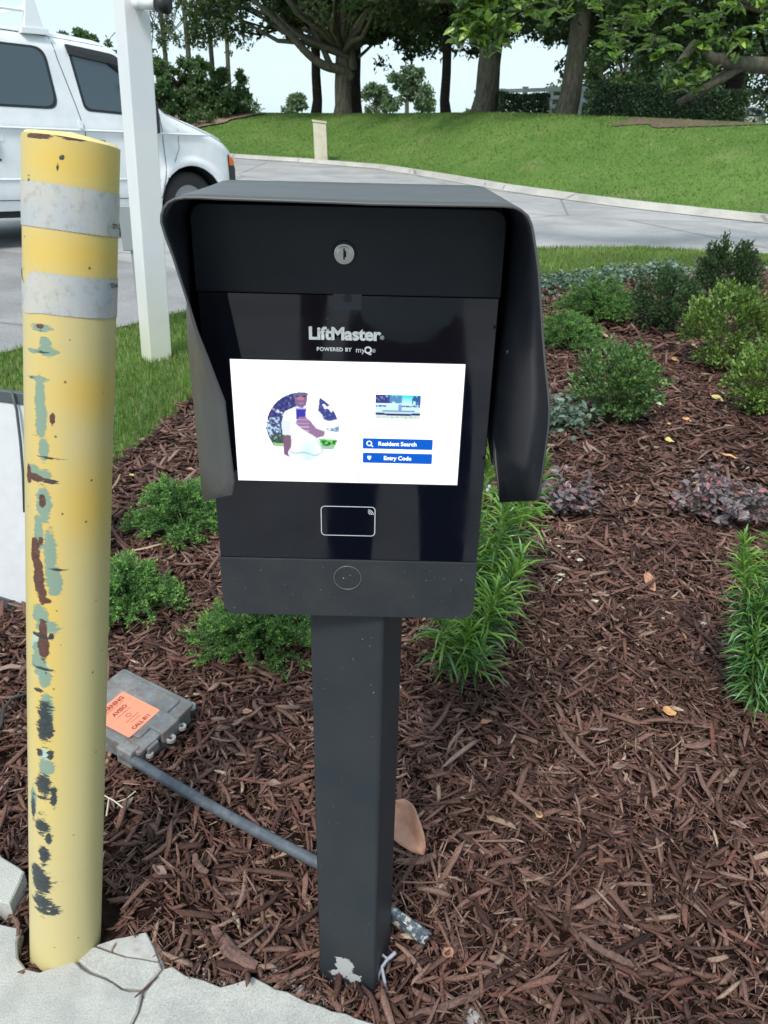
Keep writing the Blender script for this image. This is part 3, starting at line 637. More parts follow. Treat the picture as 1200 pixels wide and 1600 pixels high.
# ------------------------------------------------------------------ trees
def tree(name, label, base, tr, h, blobs, nleaf, ls, mt, bark='bark', seed=0, limbs=None, group=None, tmpl=(DIA_V, DIA_F), gap=.5, lean=(0, 0), fork=None):
    """blobs: (x,y,z,r) in world offsets from the base"""
    rr = np.random.default_rng(seed); b = Vector(base); t = thing(name, label, 'tree', base, group)
    tk = BM(); fz = fork or h * .35
    pts = [b + Vector((lean[0] * q + rr.normal(0, .02), lean[1] * q + rr.normal(0, .02), -.2 + (fz + .2) * q)) for q in (0, .08, .2, .45, .7, 1)]
    tk.tube(pts, [tr * 1.6, tr * 1.2, tr * 1.02, tr * .95, tr * .92, tr * .8], 12)
    tk.build('trunk', M[bark], t, True)
    top = pts[-1]; lb = BM()
    if limbs:
        for L_ in limbs:
            P = [Vector(p) for p in L_[0]]; Q = []
            for i in range(len(P) - 1):
                for k in range(4):
                    p0, p1, p2, p3 = P[max(i - 1, 0)], P[i], P[i + 1], P[min(i + 2, len(P) - 1)]; u = k / 4
                    Q.append(.5 * ((2 * p1) + (-p0 + p2) * u + (2 * p0 - 5 * p1 + 4 * p2 - p3) * u * u + (-p0 + 3 * p1 - 3 * p2 + p3) * u ** 3))
            Q.append(P[-1]); lb.tube(Q, [L_[1] * (1 - .72 * i / len(Q)) for i in range(len(Q))], 8)
    CL = []
    for (x, y, z, r) in blobs:
        c = b + Vector((x, y, z)); m_ = (top.lerp(c, .5)) + Vector((rr.normal(0, .2), rr.normal(0, .2), -.1 * (c - top).length))
        lb.tube([top - Vector((0, 0, .3)), top.lerp(m_, .5), m_, c], [tr * .42, tr * .34, tr * .24, tr * .08], 6)
        for k in range(int(5 + r * 5)):
            dd = nrm(rr.normal(size=(1, 3)))[0] * r * rr.uniform(.4, 1.0) * np.array([1, 1, .8]); e = c + Vector(dd); CL.append((tuple(e), r * .3))
            if k % 2 == 0: lb.tube([c, c.lerp(e, .5) + Vector((0, 0, .06 * r)), e], [tr * .1, tr * .07, tr * .03], 4)
    lb.build('limb', M[bark], t, True)
    cc = np.array([c[0] for c in CL]); cr = np.array([c[1] for c in CL]); k = rr.integers(0, len(CL), nleaf)
    pos = cc[k] + rr.normal(size=(nleaf, 3)) * cr[k][:, None] * gap * np.array([1, 1, .75])
    d = rr.normal(size=(nleaf, 3)) + np.array([0, 0, -.2])
    leaves('crown', pos, d, None, ls * rr.uniform(.6, 1.3, nleaf), ls * .5 * rr.uniform(.7, 1.3, nleaf), M[mt], t, tmpl)
    return t
def tb(px, Y):
    p = at(px, 300, Y); return (p.x, Y, float(hh(p.x, Y)))
def blob_disc(R, z0, z1, n, r, seed, yk=1.0):
    rr = np.random.default_rng(seed); o = []
    for i in range(n):
        a = rr.uniform(0, 6.28); q = math.sqrt(rr.random()) * R; z = z0 + (z1 - z0) * rr.random() ** 1.2 * (1 - .25 * (q / R))
        o.append((math.cos(a) * q, math.sin(a) * q * yk, z + .12 * (R - q) * 0, r * rr.uniform(.75, 1.25)))
    return o
OG = 'shade oaks along the crest of the grass hill'
b = tb(536, 32); Y = 32
def lp(*pp): return [at(x, y, Y - dy) for x, y, dy in pp]
tree('oak_tree', 'big grey trunked oak on the crest with bare limbs sweeping left', b, .30, 9, blob_disc(4.4, 2.9, 7, 46, 1.05, 1), 20000, .2, 'oak', 'bark', 1, group=OG, fork=2.2, limbs=[
    (lp((548, 122, 0), (534, 109, .2), (508, 103, .4), (481, 84, .7), (446, 46, 1.0), (421, 22, 1.3), (390, -5, 1.5)), .21),
    (lp((515, 100, .3), (503, 72, .4), (490, 46, .5), (474, 15, .7), (462, -15, .9)), .12),
    (lp((548, 92, 0), (530, 82, .3), (494, 68, .6), (462, 52, .9), (430, 20, 1.2)), .14),
    (lp((550, 110, 0), (548, 60, 0), (550, 20, 0), (552, -30, 0)), .19),
    (lp((556, 75, 0), (575, 50, .2), (590, 25, .3), (598, -20, .4)), .09),
    (lp((560, 90, 0), (588, 62, -.3), (612, 20, -.5), (620, -10, -.5)), .06)])
tree('oak_tree', 'slim dark oak trunk just left of the big grey oak', tb(497, 33.5), .18, 9, blob_disc(4.6, 2.6, 6.5, 38, 1.0, 2), 16000, .2, 'oak', 'bark2', 2, group=OG)
tree('oak_tree', 'dark oak standing close behind the big grey oak', tb(556, 36), .22, 9, blob_disc(4.8, 2.9, 6.5, 36, 1.1, 3), 14000, .22, 'oak', 'bark2', 3, group=OG)
tree('oak_tree', 'slender dark oak alone between the grey oak and the leafy trunk', tb(689, 31), .17, 9, blob_disc(3.4, 2.3, 6.5, 34, .95, 4), 15000, .19, 'oak', 'bark2', 4, group=OG)
t4b = tb(748, 26.5)
tree('oak_tree', 'thick oak trunk with bright leafy sprays hanging before it', t4b, .36, 9, blob_disc(3.8, 3.0, 6.0, 34, 1.0, 5), 18000, .2, 'oak', 'bark', 5, group=OG, lean=(.12, 0))
tree('oak_tree', 'thick oak trunk in front of the white fence', tb(872, 23.5), .27, 9, blob_disc(4.4, 2.8, 6.0, 38, 1.0, 6), 17000, .18, 'oak', 'bark', 6, group=OG, lean=(.12, 0))
tree('oak_tree', 'dark oak behind the long clipped hedge', tb(1115, 26), .24, 9, blob_disc(4.8, 2.2, 6.5, 46, 1.1, 7), 26000, .2, 'oak', 'bark2', 7, group=OG)
tree('oak_tree', 'dark oak at the right edge beside the parked white car', tb(1205, 24), .28, 9, blob_disc(4.4, 2.3, 6.5, 38, 1.1, 8), 15000, .18, 'oak', 'bark', 8, group=OG)
# big leaved magnolia reaching in from the right
mb = Vector((6.6, 9.6, float(hh(6.6, 9.6))))
Ym = 10.0
def mp_(px, py, Y): return at(px, py, Y)
mag = thing('magnolia_tree', 'magnolia reaching in from the right with large glossy leaves and a grey limb', 'tree', tuple(mb))
tk = BM(); tk.tube([mb + Vector((0, 0, -.2)), mb + Vector((0, 0, .6)), mb + Vector((-.05, 0, 1.6)), mb + Vector((-.1, .1, 3.6)), mb + Vector((0, .2, 6))], [.28, .22, .2, .14, .05], 10); tk.build('trunk', M['bark'], mag, True)
lb = BM()
LM = [[mb + Vector((-.05, 0, 1.6)), mp_(1230, 105, 9.7), mp_(1160, 100, 9.6), mp_(1110, 92, 9.4), mp_(1085, 70, 9.2), mp_(1060, 100, 9.0)],
      [mb + Vector((-.1, .1, 2.6)), mp_(1190, -30, 9.3), mp_(1100, -30, 9.0), mp_(1020, -35, 8.8), mp_(930, -40, 8.8), mp_(850, -30, 9.0), mp_(775, -5, 9.2)],
      [mb + Vector((-.1, .1, 3.2)), mp_(1150, -60, 9.3), mp_(1000, -50, 9.0), mp_(880, -40, 9.0), mp_(760, -20, 9.4)],
      [mp_(1160, 100, 9.6), mp_(1100, 140, 9.5), mp_(1060, 160, 9.8)]]
for i, P in enumerate(LM): lb.tube(P, [.11 * (1 - .8 * k / len(P)) * (1 if i in (0,) else .6) for k in range(len(P))], 8)
lb.build('limb', M['bark'], mag, True)
rr = np.random.default_rng(77); pos = []; dd = []
CLU = [(1065, 135, 9.0, .12, 22), (1050, 118, 9.0, .12, 14), (1085, 120, 9.1, .13, 18), (1040, 60, 8.9, .25, 60), (1080, 50, 9.1, .3, 80), (1000, 30, 8.9, .3, 70), (960, 20, 8.9, .28, 60), (920, 5, 8.9, .3, 60), (1130, 40, 9.3, .3, 60),
       (860, 5, 9.0, .22, 50), (845, 30, 9.0, .12, 22), (758, 38, 9.3, .22, 110), (740, 62, 9.3, .13, 50), (738, 25, 9.3, .17, 90), (775, 15, 9.3, .24, 110), (790, 35, 9.3, .16, 60), (765, 70, 9.3, .10, 30), (750, 0, 9.3, .25, 110), (1180, 30, 9.3, .3, 60), (1105, 95, 9.3, .14, 26), (1180, 80, 9.5, .2, 30), (1000, -30, 9, .4, 90), (880, -40, 9, .4, 90), (770, -30, 9.3, .35, 70), (1100, -30, 9, .4, 90)]
for (px, py, Y_, r, n_) in CLU:
    c = mp_(px, py, Y_)
    for k in range(max(2, n_ // 7)):
        e = Vector(c) + Vector(rr.normal(0, r * .6, 3)); ax_ = Vector((rr.normal(0, .5), rr.normal(0, .5), rr.normal(0, .4)))
        for j in range(8):
            pos.append(tuple(e + Vector(rr.normal(0, .02, 3)))); a = j * 2.4; dd.append((math.cos(a) + ax_.x, math.sin(a) + ax_.y, .25 + ax_.z))
pos = np.array(pos); n_ = len(pos); ln = rr.uniform(.09, .16, n_)
leaves('crown', pos, np.array(dd), nrm(rr.normal(0, .5, (n_, 3)) + np.array([0, 0, 1])), ln, ln * .42, M['magn'], mag)

# distant trees
FG = 'distant trees'
def ftree(label, px, Y, wid, top_py, seed, mt='fart', tr=.15, z0=.15, n=4500, ls=.3, cat='pale_tree', nb=12, group=None):
    b = tb(px, Y); tp = at(px, top_py, Y).z - b[2]; rr = np.random.default_rng(seed)
    bl = []
    for i in range(nb):
        q = rr.random(); z = tp * (z0 + (1 - z0) * q) * .93; rad = wid * .5 * (1 - .65 * q) * math.sqrt(rr.random()); a = rr.uniform(0, 6.28)
        bl.append((math.cos(a) * rad, math.sin(a) * rad, z, max(.25, wid * .2 * (1.1 - .5 * q))))
    return tree('small_tree', label, b, tr, tp, bl, n, ls, mt, 'bark', seed, fork=tp * .5, group=group)
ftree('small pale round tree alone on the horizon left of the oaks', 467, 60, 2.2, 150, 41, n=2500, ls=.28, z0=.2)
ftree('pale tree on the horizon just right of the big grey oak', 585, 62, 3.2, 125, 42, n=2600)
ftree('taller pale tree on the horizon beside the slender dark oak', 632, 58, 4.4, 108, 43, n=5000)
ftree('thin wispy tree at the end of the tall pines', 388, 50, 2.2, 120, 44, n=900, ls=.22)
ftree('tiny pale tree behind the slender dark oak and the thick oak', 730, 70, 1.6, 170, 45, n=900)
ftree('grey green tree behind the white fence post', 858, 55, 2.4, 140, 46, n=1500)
for i, (px, Y, wd, tp) in enumerate([(950, 40, 6, 30), (1010, 44, 7, 10), (1075, 42, 6, 30), (1185, 40, 6, 40)]):
    ftree(['dim blue green tree behind the sloping fence rail', 'dim blue green tree behind the middle of the long hedge', 'dim green tree behind the hanging magnolia leaves', 'dim green tree behind the parked white car'][i], px, Y, wd, tp, 50 + i, 'hedge' if i % 2 else 'bush', n=9000, ls=.24, nb=26, z0=.05)
for i, (px, Y, tp) in enumerate([(250, 38, -60), (278, 41, -90), (311, 37, -70), (345, 39, -90), (232, 44, -40), (368, 43, -60)]):
    b = tb(px, Y); H_ = at(px, tp, Y).z - b[2]; rr = np.random.default_rng(60 + i)
    bl = [(rr.normal(0, .75), rr.normal(0, .6), H_ * rr.uniform(.42, .98), rr.uniform(.25, .5)) for k in range(18)]
    tree('pine_tree', ['tall thin pine just right of the white post', 'tall pine second right of the white post', 'tall pine in the middle of the pine row', 'tall bright pine above the right end of the bushes', 'pine mostly hidden by the white post', 'thin pine at the right end of the pine row'][i], b, .11, H_, bl, 1300, .15, 'pine', 'bark', 70 + i, fork=H_ * .8, group='tall pines behind the van')
for i, (px, Y, wd, tp) in enumerate([(262, 33, 2.6, 95), (292, 35, 3.0, 68), (322, 34, 2.2, 110), (350, 34, 2.4, 100)]):
    b = tb(px, Y); H_ = at(px, tp, Y).z - b[2]; rr = np.random.default_rng(90 + i)
    bl = [(rr.normal(0, wd * .24), rr.normal(0, wd * .2), H_ * q * .82, wd * .23 * (1.15 - .75 * q)) for q in rr.random(20) * .95 + .03]
    tree('evergreen_bush', ['dense evergreen bush nearest the white post', 'tallest pointed evergreen bush behind the van bonnet', 'low evergreen bush between the two pointed ones', 'dark evergreen bush at the right end over the bare soil'][i], b, .1, H_, bl, 8000, .16, 'bush', 'bark', 95 + i, fork=H_ * .5)
for i, (px, Y, tp) in enumerate([(140, 30, 42), (165, 32, 36), (125, 34, 45)]):
    ftree(['treetop showing above the van roof, left of two', 'taller treetop above the van roof against the white post', 'lowest treetop above the van roof'][i], px, Y, 1.8, tp, 110 + i, 'bush', n=2600, ls=.2)
# bare soil strip under those bushes and mulch under the hedge
def patch(name, cx, cy, rx, ry, mt, seed, dz=.02):
    V = [(cx, cy, float(hh(cx, cy)) + dz)]; rings = 10; n = 120
    for r in range(1, rings + 1):
        for k in range(n):
            a = 2 * math.pi * k / n; q = r / rings * (1 + .09 * math.sin(3 * a + seed) + .05 * math.sin(7 * a + seed * 2) + .035 * math.sin(13 * a + seed)); x = cx + rx * q * math.cos(a); y = cy + ry * q * math.sin(a)
            V.append((x, y, float(hh(x, y)) + dz))
    F = [(0, 1 + k, 1 + (k + 1) % n) for k in range(n)] + [(1 + (r - 1) * n + k, 1 + r * n + k, 1 + r * n + (k + 1) % n, 1 + (r - 1) * n + (k + 1) % n) for r in range(1, rings) for k in range(n)]
    return tag(link(name, mesh_py(name, V, F), mt, None, True), kind='structure')
M['bare'] = pebble('bare_soil', (.26, .19, .14), .3, .95, 6); M['hmulch'] = pebble('hedge_mulch', (.13, .09, .065), .5, .95, 9, .5, .02)
p = at(295, 172, 33.5); patch('bare_soil', p.x, 33.6, 2.6, 1.6, M['bare'], 1, .06)
p = at(1090, 215, 20.5); patch('mulch_strip', p.x + 2.4, 20.3, 4.6, 1.6, M['hmulch'], 2, .022)
# hedges, fence, parked car, leaning post on the hill
def hedge(label, pxa, pxb, Y, h, dep, n, seed):
    a = at(pxa, 200, Y); b_ = at(pxb, 200, Y); rr = np.random.default_rng(seed); zc = float(hh((a.x + b_.x) / 2, Y))
    t = thing('clipped_hedge', label, 'hedge', ((a.x + b_.x) / 2, Y, zc))
    x = rr.uniform(a.x, b_.x, n); f = rr.random(n); y = Y + rr.uniform(-1, 1, n) * dep / 2; z = rr.random(n) * h
    s = rr.integers(0, 3, n); y = np.where(s == 0, Y - dep / 2 + rr.normal(0, .03, n), y); z = np.where(s == 1, h + rr.normal(0, .03, n), z)
    z += .04 * np.sin(x * 3); zz = hh(x, np.full(n, Y)) + z
    leaves('foliage', np.stack([x, y, zz], 1), rr.normal(size=(n, 3)) + np.array([0, -.6, .5]), None, rr.uniform(.05, .1, n), rr.uniform(.035, .06, n), M['hedge'], t, (DIA_V, DIA_F))
    sb = BM()
    for i in range(int((b_.x - a.x) / .35)):
        xx = a.x + .2 + i * .35; z0 = float(hh(xx, Y)); sb.tube([(xx, Y, z0 - .05), (xx + rr.normal(0, .05), Y, z0 + h * .5), (xx + rr.normal(0, .12), Y + rr.normal(0, .1), z0 + h * .85)], [.03, .02, .01], 5)
    sb.build('stem', M['stem'], t); return t
hedge('short clipped hedge between the two thick oak trunks', 775, 850, 26.0, .52, .9, 5000, 1)
hedge('long clipped dark hedge on a mulch strip at the upper right', 913, 1150, 22.5, .72, 1.0, 18000, 2)
fn = thing('ranch_fence', 'white post and rail fence behind the short hedge, rail sloping down at its right end', 'fence', tb(850, 26))
FP = [(765, 29), (783, 28.9), (818, 28.7), (858, 28.5), (905, 28.1)]
for px, Y in FP:
    p = at(px, 170, Y); z = float(hh(p.x, Y)); tp = at(px, 137 if px > 800 else 140, Y).z
    bevel(BM().box(p.x - .075, p.x + .075, Y - .075, Y + .075, z - .3, tp).build('post', M['fence'], fn), .008)
    BM().box(p.x - .095, p.x + .095, Y - .095, Y + .095, tp + .001, tp + .03).build('post_cap', M['fence'], fn)
for ya, yb in ((144, 139), (155, 152), (168, 166)):
    A_, B_ = at(740, ya, 29.1), at(905, yb, 28.1); d = B_ - A_; n = Vector((0, -.03, 0))
    m = BM(); V = [A_ + Vector((0, -.11, -.05)), A_ + Vector((0, -.11, .06)), A_ + Vector((0, -.08, .06)), A_ + Vector((0, -.08, -.05))]; V += [v + d for v in V]
    m.add(V, [(0, 1, 2, 3), (7, 6, 5, 4), (0, 4, 5, 1), (1, 5, 6, 2), (2, 6, 7, 3), (3, 7, 4, 0)]).build('rail', M['fence'], fn)
A_, B_ = at(905, 137, 28.0), at(975, 154, 26.5)
for dz in (0, -.32):
    m = BM(); V = [A_ + Vector((0, -.02, -.06 + dz)), A_ + Vector((0, -.02, .07 + dz)), A_ + Vector((0, .03, .07 + dz)), A_ + Vector((0, .03, -.06 + dz))]; V += [v + (B_ - A_) for v in V]
    m.add(V, [(0, 1, 2, 3), (7, 6, 5, 4), (0, 4, 5, 1), (1, 5, 6, 2), (2, 6, 7, 3), (3, 7, 4, 0)]).build('rail', M['fence'], fn)
p = at(975, 160, 26.5); BM().box(p.x - .06, p.x + .06, 26.45, 26.57, float(hh(p.x, 26.5)) - .2, B_.z + .08).build('post', M['fence'], fn)
# distant white car
c0 = at(1157, 196, 40); cz = c0.z - .55
car = thing('parked_car', 'tiny white car seen under the trees at the right end of the hedge', 'car', (c0.x, 40, cz))
prof = [(-1.0, .25), (-1.05, .7), (-.9, .85), (-.5, .92), (-.2, 1.3), (.5, 1.36), (.95, 1.2), (1.1, .9), (1.1, .3)]
prof = [(x * 1.0, z) for x, z in prof]
bevel(prism([(c0.x + x, cz + z) for x, z in prof[::-1]], 40, 41.6).build('body', M['van'], car), .04)
flat([(c0.x + x, 39.99, cz + z) for x, z in ((-.42, .94), (-.17, 1.24), (.1, 1.27), (.1, .93))], 'window', M['vglass'], car)
flat([(c0.x + x, 39.99, cz + z) for x, z in ((.16, .93), (.16, 1.27), (.5, 1.29), (.85, 1.15), (.9, .93))], 'window', M['vglass'], car)
for sx in (-.65, .7):
    bm_ = BM(); bm_.tube([(c0.x + sx, 39.96, cz + .28), (c0.x + sx, 40.15, cz + .28)], .28, 16).build('wheel', M['tyre'], car)
# leaning pale post on the hill grass
h0_ = ground(503, 238); h0_ = at(503, 238, 24.9); hz_ = float(hh(h0_.x, 24.9)); b0 = Vector((h0_.x, 24.9, hz_)); b1 = at(500, 192, 24.9)
hp = thing('marker_post', 'short pale square post leaning left in the grass of the hill', 'post', tuple(b0))
dv = (b1 - b0); m = BM(); s = .19
V = [b0 + Vector((x, y, -.1)) for x, y in ((-s, -s), (s, -s), (s, s), (-s, s))] + [b0 + dv + Vector((x, y, 0 - x * .1)) for x, y in ((-s, -s), (s, -s), (s, s), (-s, s))]
m.add(V, [(3, 2, 1, 0), (4, 5, 6, 7), (0, 1, 5, 4), (1, 2, 6, 5), (2, 3, 7, 6), (3, 0, 4, 7)])
M['hpost'] = pebble('weathered_cream_paint', (.55, .52, .40), .15, .7, 8)
bevel(m.build('shaft', M['hpost'], hp), .012)
m = BM(); m.add([v + Vector((0, 0, 0)) for v in [b0 + dv * 1.01 + Vector((x, y, z - x * .1)) for z in (0, .05) for x, y in ((-s * 1.12, -s * 1.12), (s * 1.12, -s * 1.12), (s * 1.12, s * 1.12), (-s * 1.12, s * 1.12))]], [(3, 2, 1, 0), (4, 5, 6, 7), (0, 1, 5, 4), (1, 2, 6, 5), (2, 3, 7, 6), (3, 0, 4, 7)])
m.build('cap', M['hpost'], hp)

# ------------------------------------------------------------------ van
VA = Vector((-4.169, 8.868, .085)); u_ = Vector((math.cos(R_(45)), math.sin(R_(45)), 0)); n_ = Vector((-u_.y, u_.x, 0)); PIT = -.022
def vp(u, dep, z): return VA + u_ * u + n_ * dep + Vector((0, 0, z + PIT * u + .02))
van = thing('white_van', 'white full size van with roof rack and dark windows on the drive at the left', 'van', tuple(vp(.3, 1, 0)))
WV = 1.0; NOSE = 3.10; TAIL = -2.4
ZT = [(-2.4, 1.85), (-2.33, 2.02), (-2.2, 2.09), (0, 2.10), (1.0, 2.085), (1.43, 2.05), (1.6, 1.99), (1.8, 1.77), (2.02, 1.49), (2.12, 1.40), (2.3, 1.335), (2.5, 1.275), (2.7, 1.205), (2.90, 1.13), (3.02, 1.05), (3.10, .93)]
def zt(u): return float(np.interp(u, [a for a, _ in ZT], [b for _, b in ZT]))
def dep(u, z):
    """inward offset of the side skin at height z"""
    t = zt(u); d = 0
    if z > 1.24: d += (z - 1.24) * .13
    if u < 1.9: d += .10 * max(0, (z - (t - .16)) / .16) ** 2.2
    else: d += .16 * max(0, (z - (t - .14)) / .14) ** 2
    d += .015 * (1 - math.exp(-((z - 1.17) / .05) ** 2)) * (1 if z < 1.17 else .9)
    if z < .5: d += (.5 - z) * .2
    if u > 2.7: d += .09 * ((u - 2.7) / .32) ** 2
    if u < -2.2: d += .12 * ((-2.2 - u) / .2) ** 2
    ar = math.hypot(u - 2.35, z - .37)
    if .42 < ar < .55: d -= .03 * math.sin((ar - .42) / .13 * math.pi)
    return d
def side(sgn):
    us = np.unique(np.concatenate([np.arange(TAIL, NOSE, .05), [NOSE]])); nz_ = 46; V = []; idx = {}
    F = []
    for i, u in enumerate(us):
        zb = .34 if u < 2.6 else .34 + .0 * (u - 2.6)
        for j in range(nz_ + 1):
            z = zb + (zt(u) - zb) * j / nz_; uu = u
            for wu in (2.35, -1.15):
                r = math.hypot(uu - wu, z - .37)
                if r < .445:
                    s = .445 / max(r, .01)
                    if r > .36 or z < .345: uu, z = wu + (uu - wu) * s, .37 + (z - .37) * s
            V.append(vp(uu, dep(uu, z) if sgn else 2 * WV - dep(uu, z), z))
    for i in range(len(us) - 1):
        for j in range(nz_):
            c = (us[i] + us[i + 1]) / 2; z0 = .34 + (zt(c) - .34) * (j + .5) / nz_
            if any(math.hypot(c - wu, z0 - .37) < .43 for wu in (2.35, -1.15)): continue
            F.append((i * (nz_ + 1) + j, (i + 1) * (nz_ + 1) + j, (i + 1) * (nz_ + 1) + j + 1, i * (nz_ + 1) + j + 1))
    return V, F, us
m = BM()
for s in (1, 0): V, F, us = side(s); m.add(V, F)
T = []; K_ = 14
for u in us:
    d0 = dep(u, zt(u))
    for k in range(K_ + 1):
        q = k / K_; T.append(vp(u, d0 + (2 * WV - 2 * d0) * q, zt(u) + (.07 if u < 1.6 else .03) * math.sin(q * math.pi) ** .6))
m.add(T, [(i * (K_ + 1) + k, (i + 1) * (K_ + 1) + k, (i + 1) * (K_ + 1) + k + 1, i * (K_ + 1) + k + 1) for i in range(len(us) - 1) for k in range(K_)])
for ue, zz in ((NOSE, None), (TAIL, None)):
    E_ = []
    for j in range(13):
        z = .34 + (zt(ue) - .34) * j / 12; d0 = dep(ue, z)
        for k in range(9): E_.append(vp(ue + (.10 if ue > 0 else -.03) * math.sin(k / 8 * math.pi), d0 + (2 * WV - 2 * d0) * k / 8, z))
    m.add(E_, [(j * 9 + k, j * 9 + k + 1, j * 9 + k + 10, j * 9 + k + 9) for j in range(12) for k in range(8)])
body = m.build('body', M['van'], van, True)
def vpoly(pts, off): return [vp(u, dep(u, z) - off, z) for u, z in pts]
def rpoly(pts, r=.05, n=5):
    o = []; k = len(pts)
    for i in range(k):
        p = Vector(pts[i]); a = (Vector(pts[i - 1]) - p); b = (Vector(pts[(i + 1) % k]) - p); rr_ = min(r, a.length * .45, b.length * .45)
        a = p + a.normalized() * rr_; b = p + b.normalized() * rr_
        for j in range(n + 1):
            t = j / n; o.append(tuple((1 - t) ** 2 * a + 2 * t * (1 - t) * p + t * t * b))
    return o
def densify(P, s=.12):
    o = []
    for i, a in enumerate(P):
        a = Vector(a); b = Vector(P[(i + 1) % len(P)]); n = max(1, int((b - a).length / s))
        o += [tuple(a.lerp(b, k / n)) for k in range(n)]
    return o
def vpatch(name, pts, r, off, th, mt, parent=None, sm=False):
    """raised panel following the body side"""
    P = densify(rpoly(pts, r)); n = len(P); cu = sum(p[0] for p in P) / n; cz_ = sum(p[1] for p in P) / n
    V = vpoly(P, off) + vpoly([(cu + (p[0] - cu) * .5, cz_ + (p[1] - cz_) * .5) for p in P], off) + vpoly([(cu, cz_)], off) + vpoly(P, off - th)
    F = [(i, n + i, n + (i + 1) % n, (i + 1) % n) for i in range(n)] + [(n + i, 2 * n, n + (i + 1) % n) for i in range(n)] + [(i, (i + 1) % n, 2 * n + 1 + (i + 1) % n, 2 * n + 1 + i) for i in range(n)]
    return link(name, mesh_py(name, V, F), mt, parent or van, sm)
def win(lbl, pts, r):
    s = vpatch('window', pts, r, .004, .02, M['trim']); cu = sum(p[0] for p in pts) / len(pts); cz_ = sum(p[1] for p in pts) / len(pts)
    if lbl: s['label'] = lbl
    vpatch('pane', [(cu + (u - cu) * .94, cz_ + (z - cz_) * .92) for u, z in pts], r, .009, .004, M['vglass'], s); return s
win('', [(-.35, 1.36), (.775, 1.36), (.74, 1.95), (-.35, 1.96)], .13)
win('', [(-1.75, 1.36), (-.6, 1.36), (-.6, 1.96), (-1.75, 1.96)], .13)
fw = win('front door window with dark rain visor', [(1.06, 1.36), (1.86, 1.33), (1.80, 1.56), (1.58, 1.87), (1.50, 1.93), (.985, 1.985)], .07)
vpatch('rain_visor', [(.985, 1.90), (1.52, 1.84), (1.70, 1.66), (1.72, 1.70), (1.55, 1.93), (1.50, 1.95), (.97, 2.0)], .02, .03, .025, M['trim'], fw)
def seam(pts, wd=.008):
    P = densify(pts + pts[::-1], .1)[:-1] if False else None
    for a, b in zip(pts[:-1], pts[1:]):
        a, b = Vector(a), Vector(b); n = max(2, int((b - a).length / .06)); t = (b - a).normalized(); nn = Vector((-t.y, t.x)) * wd / 2
        V = [];
        for k in range(n + 1): q = a.lerp(b, k / n); V += [vp(q.x + nn.x, dep(q.x, q.y) - .0025, q.y + nn.y), vp(q.x - nn.x, dep(q.x, q.y) - .0025, q.y - nn.y)]
        sm_.add(V, [(2 * k, 2 * k + 1, 2 * k + 3, 2 * k + 2) for k in range(n)])
sm_ = BM()
seam([(.83, 2.05), (.86, 1.85), (.97, 1.40), (1.02, 1.15), (1.02, .45), (1.9, .45), (2.0, .8), (1.98, 1.38)])
seam([(-.45, 2.0), (-.45, .45), (.85, .45)]); seam([(2.04, 1.44), (2.16, 1.36), (2.9, 1.08)], .01); seam([(.83, 2.055), (1.45, 2.02)], .006)
seam([(-2.2, 2.065), (.4, 2.07), (.83, 2.055)], .014)
seam([(2.12, .85), (2.2, 1.0), (2.2, 1.34)], .006)
sm_.build('door_seam', M['trim'], van)
for z0, zk in ((1.165, 0), (.66, 0)):
    us_ = np.arange(-2.2, 2.9, .1); V = []
    for u in us_:
        if z0 < .7 and math.hypot(u - 2.35, z0 - .37) < .44: pass
        for dz, o_ in ((-.012, 0), (0, .012), (.012, 0)): V.append(vp(u, dep(u, z0 + dz) - .003 - o_, z0 + dz))
    F = [(i * 3 + k, i * 3 + 3 + k, i * 3 + 4 + k, i * 3 + 1 + k) for i in range(len(us_) - 1) for k in range(2) if not (z0 < .7 and any(math.hypot(us_[i] + .05 - wu, z0 - .37) < .5 for wu in (2.35, -1.15)))]
    link('rub_strip', mesh_py('rub_strip', V, F), M['van'], van)
vpatch('door_handle_recess', [(-.02, 1.03), (.12, 1.03), (.12, 1.1), (-.02, 1.1)], .02, .005, .004, M['van'])
vpatch('door_handle', [(-.01, .92), (.03, .92), (.03, 1.09), (-.01, 1.09)], .012, .03, .03, M['trim'])
vpatch('door_lock', [(.03, .84), (.055, .84), (.055, .865), (.03, .865)], .01, .006, .004, M['trim'])
vpatch('door_handle', [(1.08, 1.02), (1.24, 1.02), (1.24, 1.07), (1.08, 1.07)], .012, .03, .03, M['trim'])
hg = vpatch('hinge', [(.96, 1.18), (1.0, 1.18), (1.0, 1.26), (.96, 1.26)], .008, .02, .02, M['van'])
vpatch('headlight', [(2.95, .62), (3.085, .62), (3.095, .93), (2.93, .95)], .02, .012, .01, M['trim'])
vpatch('turn_signal', [(2.955, .82), (3.065, .82), (3.07, .91), (2.945, .925)], .012, .02, .008, M['orange'])
